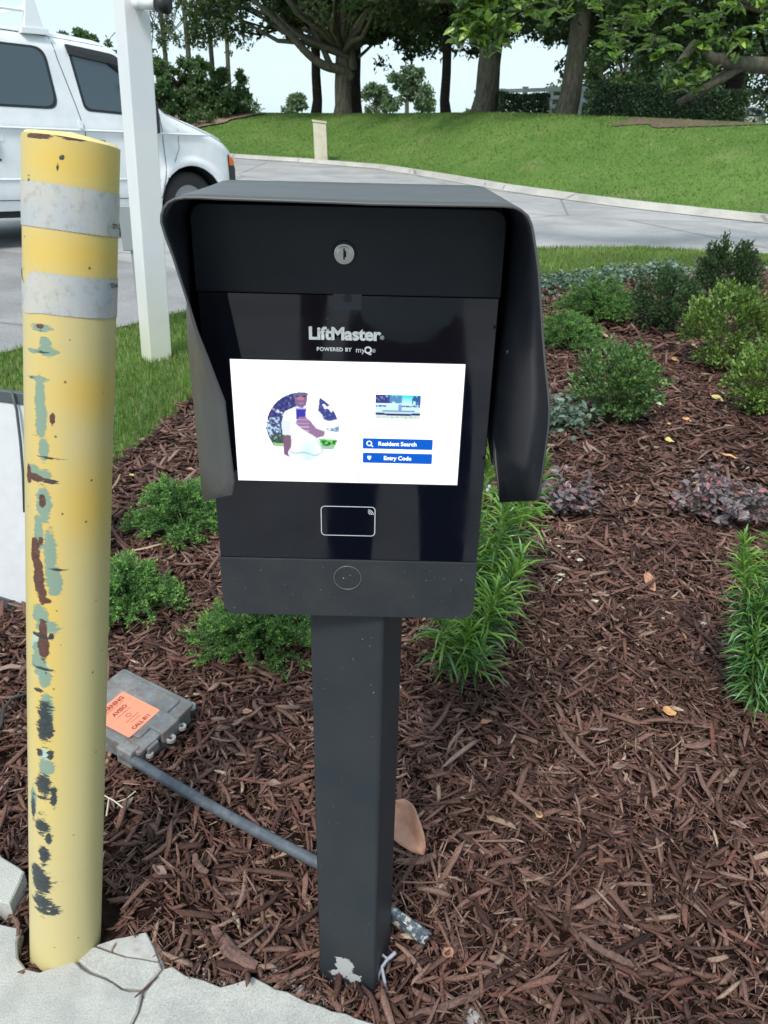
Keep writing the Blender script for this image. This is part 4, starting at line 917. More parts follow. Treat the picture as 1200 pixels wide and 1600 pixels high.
for wu in (2.35, -1.15):
    for dd0 in (.10, 1.70):
        c = vp(wu, dd0, .37); wh = BM(); n = 28; V = []
        prf = [(.0, .40), (.03, .375), (.22, .375), (.25, .36)]
        prf = [(0.02, .22), (0, .25), (0, .33), (.03, .37), (.2, .37), (.23, .33)]
        for (dy, r) in prf:
            for k in range(n):
                a = 2 * math.pi * k / n; V.append(c + u_ * (r * math.cos(a)) + n_ * dy + Vector((0, 0, r * math.sin(a))))
        F = [(i * n + k, i * n + (k + 1) % n, (i + 1) * n + (k + 1) % n, (i + 1) * n + k) for i in range(len(prf) - 1) for k in range(n)]
        wo = wh.add(V, F).build('wheel', M['tyre'], van, True)
        rm = BM(); V = []; prf = [(.05, .225), (.02, .21), (.06, .18), (.05, .08), (.02, .06), (.02, .001)]
        for (dy, r) in prf:
            for k in range(n): a = 2 * math.pi * k / n; V.append(c + u_ * (r * math.cos(a)) + n_ * dy + Vector((0, 0, r * math.sin(a))))
        rm.add(V, [(i * n + k, i * n + (k + 1) % n, (i + 1) * n + (k + 1) % n, (i + 1) * n + k) for i in range(len(prf) - 1) for k in range(n)]).build('rim', M['steel'], wo, True)
    # wheel well liner
    wl = BM(); V = []
    for dy in (.03, .62):
        for k in range(25): a = math.pi * (-.05 + 1.1 * k / 24); V.append(vp(wu + .448 * math.cos(a), dy, .37 + .448 * math.sin(a)))
    V.append(vp(wu, .62, .37)); V_n = len(V) - 1
    wl.add(V, [(k, k + 1, 26 + k, 25 + k) for k in range(24)] + [(25 + k, 26 + k, V_n) for k in range(24)]).build('wheel_well', M['trim'], van, True)
fb = BM()
V = []
for (du, z) in ((.0, .66), (.10, .65), (.12, .50), (.08, .40), (0, .40)):
    for k in range(13): q = k / 12; V.append(vp(3.04 + du - .22 * abs(2 * q - 1) ** 4 + .06, 0.0 + 2 * WV * q, z - .02))
fb.add(V, [(j * 13 + k, j * 13 + k + 1, j * 13 + k + 14, j * 13 + k + 13) for j in range(4) for k in range(12)]).build('front_bumper', M['trim'], van, True)
ub = BM(); P0 = [vp(-2.3, .15, .36), vp(2.9, .15, .36), vp(2.9, 1.85, .36), vp(-2.3, 1.85, .36)]; P1 = [p - Vector((0, 0, .1)) for p in P0]
ub.add(P0 + P1, [(0, 1, 2, 3), (7, 6, 5, 4), (0, 4, 5, 1), (1, 5, 6, 2), (2, 6, 7, 3), (3, 7, 4, 0)]).build('underbody', M['trim'], van)
# windscreen
V = []
for (u, z) in ((1.62, 1.965), (2.0, 1.50)):
    for k in range(9): q = k / 8; V.append(vp(u + .02 + .05 * math.sin(q * math.pi), .22 + 1.56 * q, z + .045 * math.sin(q * math.pi) + .04))
link('windscreen', mesh_py('windscreen', V, [(k, k + 1, k + 10, k + 9) for k in range(8)]), M['vglass'], van, True)
mr = BM(); mc = vp(1.80, -.12, 1.33)
for s0, s1 in ((0, 1),):
    mr.add([mc + u_ * a + n_ * b + Vector((0, 0, z)) for a in (-.04, .05) for b in (-.10, .10) for z in (-.17, .17)], [(0, 1, 3, 2), (4, 6, 7, 5), (0, 4, 5, 1), (2, 3, 7, 6), (0, 2, 6, 4), (1, 5, 7, 3)])
bevel(mr.build('side_mirror', M['trim'], van), .03, 3)
mt_ = vp(.62, .12, 2.06); rb = BM()
for (uu) in (.66, -1.2):
    a = vp(uu - .1, .10, 2.07); b = vp(uu + .12, .10, 2.07)
    V = [a, b, b + n_ * .08, a + n_ * .08]; V2 = [vp(uu - .02, .12, 2.42), vp(uu + .05, .12, 2.42), vp(uu + .05, .16, 2.42), vp(uu - .02, .16, 2.42)]
    rb.add(V + V2, [(3, 2, 1, 0), (4, 5, 6, 7), (0, 1, 5, 4), (1, 2, 6, 5), (2, 3, 7, 6), (3, 0, 4, 7)])
    rb.box(-.13, .15, -.0, .12, 0, .05, Matrix.Translation(vp(uu, .09, 2.06)) @ Matrix.Rotation(R_(45), 4, 'Z'))
    rb.tube([vp(uu, .14, 2.30), vp(uu, 1.86, 2.30)], .022, 8)
rb.tube([vp(.64, .14, 2.26), vp(-1.2, .14, 2.26)], .016, 8)
rb.build('roof_rack', M['fence'], van)
# red octagon laid flat on the rear window
oc = Vector((.085, 1.66)); st = flat([vp(oc.x + .125 * math.cos(R_(22.5 + 45 * k)), dep(0, oc.y + .125 * math.sin(R_(22.5 + 45 * k))) - .013, oc.y + .125 * math.sin(R_(22.5 + 45 * k))) for k in range(8)], 'window_octagon', M['red'], van)
text('lettering', 'STOP', .085, vp(oc.x, dep(0, 1.66) - .016, oc.y), M['white'], van, .003, Matrix.Rotation(R_(45), 4, 'Z') @ Matrix.Rotation(R_(90), 4, 'X'))

# ------------------------------------------------------------------ white post with camera, grey pedestal
wb = atz(245, 560); wt = at(203, -20, wb.y + .0)
wp = thing('white_post', 'tall white vinyl post with a small camera at its top, near the van', 'post', (wb.x, wb.y, 0))
hw = .071; top_z = 2.9; lean = Vector(((wt.x - wb.x) / (wt.z - 0), 0, 1)); rot = Matrix.Rotation(R_(40), 4, 'Z')
cs = [rot @ Vector((x, y, 0)) for x, y in ((-hw, -hw), (hw, -hw), (hw, hw), (-hw, hw))]
V = [wb + c for c in cs] + [wb + lean * top_z + c for c in cs]; V = [v - (lean * .05 if i < 4 else Vector()) for i, v in enumerate(V)]
bevel(BM().add(V, [(3, 2, 1, 0), (4, 5, 6, 7), (0, 1, 5, 4), (1, 2, 6, 5), (2, 3, 7, 6), (3, 0, 4, 7)]).build('shaft', M['vinyl'], wp), .005)
cp = wb + lean * top_z; BM().add([cp + c * 1.25 + Vector((0, 0, z)) for z in (0, .05) for c in cs] + [cp + Vector((0, 0, .12))], [(3, 2, 1, 0), (0, 1, 5, 4), (1, 2, 6, 5), (2, 3, 7, 6), (3, 0, 4, 7), (4, 5, 8), (5, 6, 8), (6, 7, 8), (7, 4, 8)]).build('cap', M['vinyl'], wp)
sc = thing('security_camera', 'small white bullet camera with black end on the white post', 'camera', tuple(at(225, 5, wb.y - .05)))
q0 = at(214, 3, wb.y - .12); q1 = at(247, 5, wb.y - .16); q2 = at(262, 8, wb.y - .18)
bb = BM(); bb.tube([q0 + Vector((0, .05, 0)), q0], .035, 14).build('mount', M['fence'], sc, True)
BM().tube([q0 + Vector((.02, 0, 0)), q1], .032, 16).build('housing', M['fence'], sc, True); BM().tube([q1, q2], .042, 16).build('lens_hood', M['trim'], sc, True)
gp = atz(212, 525); gpd = thing('utility_pedestal', 'grey utility box on a slim post hidden behind the white post', 'utility box', (gp.x, gp.y + .3, 0))
Yg = gp.y + .1; a = at(192, 392, Yg); b = at(222, 322, Yg)
bevel(BM().box(a.x, b.x + .05, Yg, Yg + .09, a.z, b.z).build('box', M['grey_box'], gpd), .006)
c1 = at(203, 395, Yg); BM().box(c1.x, c1.x + .09, Yg + .02, Yg + .07, -.05, a.z - .001).build('post', M['grey_box'], gpd)

# ------------------------------------------------------------------ yellow bollard
bB = atz(103, 1460); bT = at(112, 222, 1.125); axd = (bT - bB); HB = axd.length; axd.normalize()
bx = Vector((1, 0, 0)); bx = (bx - axd * bx.dot(axd)).normalized(); by = axd.cross(bx)     # by points away from the viewer
RB = .0612
def cyl(th, h, r=RB): return bB + axd * h + (bx * math.sin(th) - by * math.cos(th)) * r
def onb(px, py):
    d = ray(px, py); o = EYE - bB; dp = d - axd * d.dot(axd); op = o - axd * o.dot(axd)
    A = dp.dot(dp); Bq = 2 * dp.dot(op); Cq = op.dot(op) - RB * RB; D = Bq * Bq - 4 * A * Cq
    if D < 0: t = -Bq / (2 * A)
    else: t = (-Bq - math.sqrt(D)) / (2 * A)
    p = EYE + d * t - bB; h = p.dot(axd); q = p - axd * h
    return math.atan2(q.dot(bx), -q.dot(by)), h, t
bol = thing('bollard', 'yellow steel bollard with two white reflective bands, scraped and leaning away', 'bollard', tuple(bB))
NTH, NH = 120, 520; th = np.linspace(-math.pi, math.pi, NTH, endpoint=False); hz = np.linspace(-.12, HB, NH)
TH, HZ = np.meshgrid(th, hz)
fld = {k: np.zeros(TH.shape) for k in ('green', 'rust', 'black', 'white', 'warm')}
def mark(key, px, py, rx, ry, s=1.0, ang=0):
    t0, h0, dd0 = onb(px, py); k = dd0 / FPX * 1.02
    a = (TH - t0) * RB; b = (HZ - h0) * .93
    rx, ry = rx * k * 1.15, ry * k * 1.2
    c, s_ = math.cos(R_(ang)), math.sin(R_(ang)); a, b = a * c + b * s_, -a * s_ + b * c
    g_ = np.exp(-((a / rx) ** 2 + (b / ry) ** 2) * .7) * s
    fld[key] = np.maximum(fld[key], g_)
for a in [(62, 512, 20, 5), (52, 548, 12, 3), (74, 549, 16, 6), (70, 535, 8, 7), (60, 592, 18, 3), (62, 620, 8, 26), (64, 655, 9, 30), (68, 700, 8, 16), (52, 735, 14, 8), (70, 742, 10, 7), (68, 790, 11, 24), (60, 835, 8, 25), (78, 870, 9, 40), (85, 905, 10, 22), (62, 960, 14, 14), (72, 980, 18, 8), (60, 1030, 12, 20), (70, 1060, 10, 14), (72, 1115, 10, 30), (72, 1200, 12, 12), (52, 1250, 7, 20), (84, 905, 6, 14)]: mark('green', *a, 1.0)
for a in [(62, 510, 8, 3), (56, 746, 14, 5), (78, 751, 12, 2), (55, 862, 8, 20), (60, 900, 9, 26), (66, 930, 6, 14), (70, 938, 10, 4), (67, 990, 7, 18), (68, 1010, 8, 20), (82, 655, 4, 8), (66, 783, 5, 8), (45, 740, 6, 14), (64, 845, 4, 5), (110, 216, 26, 2), (60, 213, 22, 3)]: mark('rust', *a, 1.0)
for a in [(62, 515, 6, 2), (66, 551, 16, 1.6), (50, 590, 10, 1.5), (58, 680, 12, 1.5), (75, 716, 22, 1.5), (78, 754, 14, 1.8), (88, 890, 12, 2), (70, 1046, 20, 2), (62, 993, 14, 3), (80, 995, 4, 5), (60, 1078, 10, 3), (70, 1130, 13, 30), (76, 1142, 8, 14), (62, 1175, 5, 6), (79, 1180, 5, 8), (68, 1228, 13, 18), (84, 1245, 5, 18), (52, 1262, 5, 20), (66, 1290, 12, 16), (76, 1310, 5, 10), (68, 1336, 8, 14), (62, 1382, 16, 20), (66, 1410, 17, 16), (84, 1422, 10, 7), (58, 1365, 12, 12), (45, 290, 3, 12), (97, 247, 3, 3), (90, 262, 3, 4)]: mark('black', *a, .95)
for a in [(64, 770, 7, 6), (60, 960, 14, 8), (70, 975, 16, 6), (66, 1050, 12, 14), (55, 1010, 8, 20), (70, 1180, 8, 10), (45, 455, 9, 16)]: mark('white', *a, .9)
for a in [(140, 250, 90, 30), (110, 400, 110, 26), (130, 620, 60, 30), (125, 790, 60, 50), (70, 900, 25, 300), (95, 250, 60, 30)]: mark('warm', *a, .95)
V = [cyl(float(TH[j, i]), float(HZ[j, i])) for j in range(NH) for i in range(NTH)]
F = [(j * NTH + i, j * NTH + (i + 1) % NTH, (j + 1) * NTH + (i + 1) % NTH, (j + 1) * NTH + i) for j in range(NH - 1) for i in range(NTH)]
me = mesh_py('pipe', V, F)
for k, v in fld.items():
    a_ = me.attributes.new(k, 'FLOAT', 'POINT'); a_.data.foreach_set('value', v.ravel().astype(np.float32))
link('pipe', me, M['yellow'], bol, True)
V = [cyl(2 * math.pi * k / 48, HB - .003) for k in range(48)] + [cyl(2 * math.pi * k / 48, HB + .004, RB * .93) for k in range(48)] + [bB + axd * (HB + .012)]
M['ycap'] = pebble('yellow_cap_paint', (.76, .62, .25), .2, .5, 60)
link('cap', mesh_py('cap', V, [(k, (k + 1) % 48, 48 + (k + 1) % 48, 48 + k) for k in range(48)] + [(48 + k, 48 + (k + 1) % 48, 96) for k in range(48)]), M['ycap'], bol, True)
def band(pl, pr, ql, qr, mid_t, mid_b):
    """ragged tape sleeve between top px (left,right) and bottom px"""
    hT = (onb(60, pl)[1] + onb(165, pr)[1]) / 2; hB_ = (onb(60, ql)[1] + onb(165, qr)[1]) / 2; n = 160; rows = 6; V = []
    for r in range(rows + 1):
        for k in range(n):
            t = -math.pi + 2 * math.pi * k / n; q = r / rows
            e1 = .0011 * math.sin(k * 5.1) + .0009 * math.sin(k * 2.3 + 1) - mid_t * math.exp(-((t + .85) / .22) ** 2); e0 = .0008 * math.sin(k * 3.7) - mid_b * math.exp(-((t + .7) / .3) ** 2)
            h = (hB_ + e0) * (1 - q) + (hT + e1) * q; V.append(cyl(t, h, RB + .0010))
    return link('reflective_band', mesh_py('reflective_band', V, [(r * n + k, r * n + (k + 1) % n, (r + 1) * n + (k + 1) % n, (r + 1) * n + k) for r in range(rows) for k in range(n)]), M['tape'], bol, True)
band(286, 298, 357, 367, .0, .0); band(424, 436, 489, 497, .018, .004)
for (px, py, s) in ((179, 354, 'SST-C'), (176, 446, 'TD-46')):
    t0, h0, _ = onb(px, py); Z_ = axd; nrm_ = (bx * math.sin(t0) - by * math.cos(t0)); X_ = Z_.cross(nrm_) * -1; X_ = Z_.cross(nrm_)
    Mt = Matrix((X_, Z_, nrm_)).transposed().to_4x4()
    text('lettering', s, .0085, cyl(t0, h0, RB + .0026), M['dark_print'], bol, .0002, Mt)
# hole rim debris next to the bollard foot
cr_ = BM()
for k in range(9):
    a = R_(150 + k * 14); 
    cr_.tube([bB + Vector((.062 * math.cos(a), .062 * math.sin(a) - .03, -.045)), bB + Vector((.075 * math.cos(a + .2), .075 * math.sin(a + .2) - .04, -.02))], .007, 5)
tag(cr_.build('foot_litter', M['soil']), 'dark litter in the round gap at the foot of the bollard', 'litter', kind='stuff')

# ------------------------------------------------------------------ intercom kiosk
kc = Vector((-.033, .893, 0))
kio = thing('intercom_kiosk', 'black hooded gate intercom with lit touch screen on a square post', 'intercom', tuple(kc))
K = lambda px, py, Y=.82: at(px, py, Y)
# post, 104 mm square, turned a little on the ground
s = .052; rz = Matrix.Rotation(R_(-16), 3, 'Z'); OUT = []
for cx, cy, a0 in ((s - .006, -s + .006, -90), (s - .006, s - .006, 0), (-s + .006, s - .006, 90), (-s + .006, -s + .006, 180)):
    for k in range(5): a = R_(a0 + 90 * k / 4); OUT.append((cx + .006 * math.cos(a), cy + .006 * math.sin(a)))
fr = OUT[-1]; Q_ = [OUT[-1][0] + (OUT[0][0] - OUT[-1][0]) * k / 30 for k in range(1, 30)]
OUT = OUT + [(x, -s) for x in Q_]
zr = np.concatenate([np.linspace(-.08, .16, 90), np.linspace(.17, .7885, 20)]); n = len(OUT); V = []; pe = []
for z in zr:
    for (x, y) in OUT:
        q = rz @ Vector((x, y, 0)); V.append((kc.x + q.x, kc.y + q.y, z)); f = 0
        if y < -s + .002:
            for (cx, cz, rx, rz_, st_) in ((-.005, .035, .018, .035, 1.0), (.012, .012, .018, .02, 1), (-.022, .012, .014, .010, .95), (.03, -.012, .010, .014, .9), (-.004, -.03, .03, .02, .9), (.035, -.05, .02, .03, .8)):
                f = max(f, st_ * math.exp(-((x - cx) / rx) ** 2 - ((z - cz) / rz_) ** 2))
        pe.append(f)
F = [(j * n + i, j * n + (i + 1) % n, (j + 1) * n + (i + 1) % n, (j + 1) * n + i) for j in range(len(zr) - 1) for i in range(n)] + [tuple((len(zr) - 1) * n + i for i in range(n))]
me = mesh_py('post', V, F); a_ = me.attributes.new('peel', 'FLOAT', 'POINT'); a_.data.foreach_set('value', np.array(pe, np.float32)); po = link('post', me, M['post'], kio)
X0, X1 = -.2015, .1165; ZB, ZT_ = .789, 1.279
prism(rrect(X0, X1, ZB, ZT_, .016), .824, .918, .003).build('housing', M['charcoal'], kio)
prism(rrect(-.2072, .1222, ZB + .03, 1.2932, .030), .890, .9165, .001).build('light_stop_plate', M['hood'], kio)  # added plate, blocks light leaking in between hood and housing
zg0, zg1 = .8735, 1.192
def panel(name, outline, y0, y1, mt, bev=.0012, parent=kio): return prism(outline, y0, y1, bev).build(name, M[mt], parent)
lo_ = rrect(X0, X1, ZB, zg0 - .001, .0005)
n6 = 7
def rbottom(x0, x1, z0, z1, r):
    P = rrect(x0, x1, z0, z1, r); return [p for p in P[:0]] + [(x1, z1), (x0, z1)] + [p for p in P if p[1] < z0 + r + 1e-6]
panel('lower_panel', rbottom(X0, X1, ZB, zg0 - .0012, .015), .8192, .8242, 'charcoal')
def rtop(x0, x1, z0, z1, r):
    P = rrect(x0, x1, z0, z1, r); T = [p for p in P if p[1] > z1 - r - 1e-6]; return T + [(x0, z0), (x1, z0)]
panel('upper_panel', rtop(X0, X1, zg1 + .0008, ZT_, .015), .8188, .8242, 'hood_shade')  # housing paint drawn darker here: the hood's shade is in the colour
gl = panel('glass_front', [(X1 - .0015, zg1), (X0 + .0015, zg1), (X0 + .0015, zg0), (X1 - .0015, zg0)], .8197, .8240, 'glass', .0006)
YS = .8194
def Kp(px, py, off=0): p = at(px, py, YS); return Vector((p.x, YS - off, p.z))
# key lock
lc = K(538, 396, .8188)
def disc(name, c, r, y0, y1, mt, parent, n=40, bev=.0008):
    return prism([(c.x + r * math.cos(2 * math.pi * k / n), c.z + r * math.sin(2 * math.pi * k / n)) for k in range(n)], y0, y1, bev).build(name, M[mt], parent, False)
lk = disc('key_lock', lc, .0128, .8172, .8190, 'rubber', kio); disc('lock_cylinder', lc, .0103, .8150, .8175, 'chrome', lk); disc('lock_cylinder', lc, .0075, .8143, .8152, 'chrome', lk)
BM().box(lc.x - .0008, lc.x + .0008, .8139, .8145, lc.z - .0055, lc.z + .0055).build('keyhole', M['rubber'], lk); BM().box(lc.x + .0005, lc.x + .0022, .8139, .8145, lc.z - .003, lc.z + .003).build('keyhole', M['rubber'], lk)
# call button
bc = K(543, 903, .8192); rg = BM(); nR = 48
for (r, y) in ((.0172, .8194), (.0170, .8184), (.0160, .8184), (.0158, .8200)):
    pass
V = [(bc.x + r * math.cos(2 * math.pi * k / nR), y, bc.z + r * math.sin(2 * math.pi * k / nR)) for (r, y) in ((.0176, .8193), (.0172, .8183), (.0162, .8183), (.0158, .8195)) for k in range(nR)]
rg.add(V, [(i * nR + k, (i + 1) * nR + k, (i + 1) * nR + (k + 1) % nR, i * nR + (k + 1) % nR) for i in range(3) for k in range(nR)]).build('button_ring', M['hood'], kio, True)
disc('call_button', bc, .0155, .8186, .8200, 'charcoal', kio); disc('speaker_hole', Vector((bc.x - .005, 0, bc.z)), .0006, .8184, .8188, 'print_light', kio, 10, .0001)
# printed marks on the glass
text('lettering', 'LiftMaster', .0186, Kp(538, 522.5, .0003), M['print_light'], kio, .0007, sx=1.06, spacing=.96)
text('lettering', '®', .006, Kp(597, 528, .0003), M['print_light'], kio)
text('lettering', 'POWERED BY', .0056, Kp(522, 546, .0003), M['print_light'], kio, .00016, spacing=1.12)
text('lettering', 'my', .0085, Kp(563, 547, .0003), M['print_light'], kio); text('lettering', 'Q', .0105, Kp(575, 547.5, .0003), M['print_light'], kio, .0004); text('lettering', '®', .0055, Kp(584, 548.5, .0003), M['print_light'], kio)
a, b = Kp(501, 790), Kp(586, 838)
def ring2(P, Q, y, name, mt, parent):
    n = len(P); V = [(p[0], y, p[1]) for p in P] + [(p[0], y, p[1]) for p in Q]
    return link(name, mesh_py(name, V, [(i, n + i, n + (i + 1) % n, (i + 1) % n) for i in range(n)]), M[mt], parent)
ring2(rrect(a.x, b.x, b.z, a.z, .005), rrect(a.x + .0009, b.x - .0009, b.z + .0009, a.z - .0009, .0042), YS - .0003, 'card_outline', 'print_light', kio)
wc = Kp(575, 804, .0003)
for r in (.0028, .0048, .0068):
    P = [(wc.x + r * math.cos(R_(t)), wc.y, wc.z + r * math.sin(R_(t))) for t in range(0, 91, 10)] + [(wc.x + (r - .0009) * math.cos(R_(t)), wc.y, wc.z + (r - .0009) * math.sin(R_(t))) for t in range(90, -1, -10)]
    flat(P, 'card_reader_mark', M['print_light'], kio)
M['lens_window'] = mat('lens_window', (.035, .04, .05), .12); M['lens_dark'] = mat('lens_dark', (.012, .014, .018), .1)
a, b = Kp(520, 449), Kp(565, 484)
lw = flat([(a.x, YS - .0003, a.z), (b.x, YS - .0003, a.z), (b.x, YS - .0003, b.z), (a.x, YS - .0003, b.z)], 'camera_window', M['lens_window'], kio)
cc_ = Kp(543, 466); flat([(cc_.x + .0045 * math.cos(t), YS - .0005, cc_.z + .0045 * math.sin(t)) for t in np.linspace(0, 6.283, 25)[:-1]], 'camera_lens', M['lens_dark'], lw)
cc_ = Kp(512, 497); flat([(cc_.x + .0017 * math.cos(t), YS - .0003, cc_.z + .0017 * math.sin(t)) for t in np.linspace(0, 6.283, 17)[:-1]], 'light_sensor', M['lens_window'], kio)
# lit touch screen
M['scr_white'] = mat('screen_white', (0, 0, 0), .3, spec=.2, emit=(.985, .99, 1), es=.72); M['scr_blue'] = mat('screen_blue', (0, 0, 0), .3, spec=.2, emit=(.004, .105, .56), es=.62)
M['scr_wtext'] = mat('screen_text', (0, 0, 0), .3, spec=.1, emit=(1, 1, 1), es=.7); M['scr_pale'] = mat('screen_pale_green', (0, 0, 0), .3, emit=(.55, .8, .68), es=.65)
c4 = [K(359, 561), K(726, 567.5), K(715, 757.5), K(374, 750)]; xl = -.1712; xr = .0848; zt_ = 1.1213; zb_ = .9772
screen = flat([(xl, YS - .0002, zb_), (xr, YS - .0002, zb_), (xr, YS - .0002, zt_), (xl, YS - .0002, zt_)], 'touch_screen', M['scr_white'], kio)
# dim bezel line round it
ring2([(xl - .0012, zb_ - .0012), (xr + .0012, zb_ - .0012), (xr + .0012, zt_ + .0012), (xl - .0012, zt_ + .0012)], [(xl, zb_), (xr, zb_), (xr, zt_), (xl, zt_)], YS - .00021, 'screen_edge', 'rubber', kio)
for (x0, y0, x1, y1, tx, px) in ((567, 684.5, 675.5, 703, 'Resident Search', 621), (567, 707, 674.5, 725, 'Entry Code', 621)):
    a, b = Kp(x0, y0), Kp(x1, y1); bt = prism(rrect(a.x, b.x, b.z, a.z, .0012, 3), YS - .0006, YS - .0003).build('button', M['scr_blue'], kio)
    t = text('lettering', tx, .0068, Vector((Kp(px, (y0 + y1) / 2).x, YS - .0008, (a.z + b.z) / 2)), M['scr_wtext'], bt, .00022)
    ic = Vector((Kp(577, (y0 + y1) / 2).x, YS - .0008, (a.z + b.z) / 2 + .0003))
    if 'Search' in tx:
        V = [(ic.x + r * math.cos(t), ic.y, ic.z + r * math.sin(t)) for r in (.0033, .0020) for t in np.linspace(0, 6.283, 25)[:-1]]
        link('magnifier_icon', mesh_py('m', V, [(k, (k + 1) % 24, 24 + (k + 1) % 24, 24 + k) for k in range(24)]), M['scr_wtext'], bt)
        flat([(ic.x + .0018, ic.y, ic.z - .0026), (ic.x + .0026, ic.y, ic.z - .0018), (ic.x + .0046, ic.y, ic.z - .0038), (ic.x + .0038, ic.y, ic.z - .0046)], 'magnifier_icon', M['scr_wtext'], bt)
    else:
        flat([(ic.x + x * .001, ic.y, ic.z + z * .001) for x, z in ((-2.2, 2.2), (2.2, 2.2), (2.2, 0), (1.4, -1.8), (0, -3), (-1.4, -1.8), (-2.2, 0))][::-1], 'shield_icon', M['scr_wtext'], bt)
text('lettering', 'Q', .0085, Kp(558, 743, .0006), M['scr_pale'], kio, .0003)
def inpoly(U, Vv, P):
    ins = np.zeros(U.shape, bool)
    for i in range(len(P)):
        (x1, y1), (x2, y2) = P[i], P[(i + 1) % len(P)]
        if y1 == y2: continue
        ins ^= ((y1 > Vv) != (y2 > Vv)) & (U < (x2 - x1) * (Vv - y1) / (y2 - y1) + x1)
    return ins
def picture(name, px0, py0, px1, py1, nx, ny, u0, v0, u1, v1, paint, keep=None, off=.0004, par=None):
    U, Vv = np.meshgrid(np.linspace(u0, u1, nx + 1)[:-1] + (u1 - u0) / nx / 2, np.linspace(v0, v1, ny + 1)[:-1] + (v1 - v0) / ny / 2, indexing='ij')
    col = paint(U, Vv); a, b = Kp(px0, py0), Kp(px1, py1)
    x = np.linspace(a.x, b.x, nx + 1); z = np.linspace(a.z, b.z, ny + 1); XX, ZZ = np.meshgrid(x, z, indexing='ij')
    Vt = np.stack([XX, np.full_like(XX, YS - off), ZZ], -1).reshape(-1, 3); i = np.arange(nx)[:, None] * (ny + 1) + np.arange(ny)[None]
    F = np.stack([i, i + 1, i + ny + 2, i + ny + 1], -1).reshape(-1, 4); c = col.reshape(-1, 3)
    if keep is not None: kk = keep(U, Vv).ravel(); F = F[kk]; c = c[kk]
    me = mesh_np(name, Vt, F); ca = me.color_attributes.new('print', 'FLOAT_COLOR', 'CORNER')
    ca.data.foreach_set('color', np.repeat(np.concatenate([(c / 255.) ** 2.2, np.ones((len(c), 1))], 1), 4, axis=0).astype(np.float32).ravel())
    m = mat('screen_picture', (0, 0, 0), .3, spec=.1); g = NT(m); at_ = g.n('Attribute', attribute_name='print'); g.l(at_.outputs['Color'], g.b.inputs['Emission Color']); g.b.inputs['Emission Strength'].default_value = .66
    return link(name, me, m, par or kio)
def blend(c, mk, rgb, a=1.0):
    mk = mk.astype(float) if mk.dtype == bool else mk
    return c * (1 - a * mk[..., None]) + np.array(rgb, float) * (a * mk[..., None])
def soft(mask, it=1):
    m = mask.astype(float)
    for _ in range(it):
        p = np.pad(m, 1, mode='edge'); m = (p[:-2, 1:-1] + p[2:, 1:-1] + p[1:-1, :-2] + p[1:-1, 2:] + 2 * p[1:-1, 1:-1]) / 6
    return m
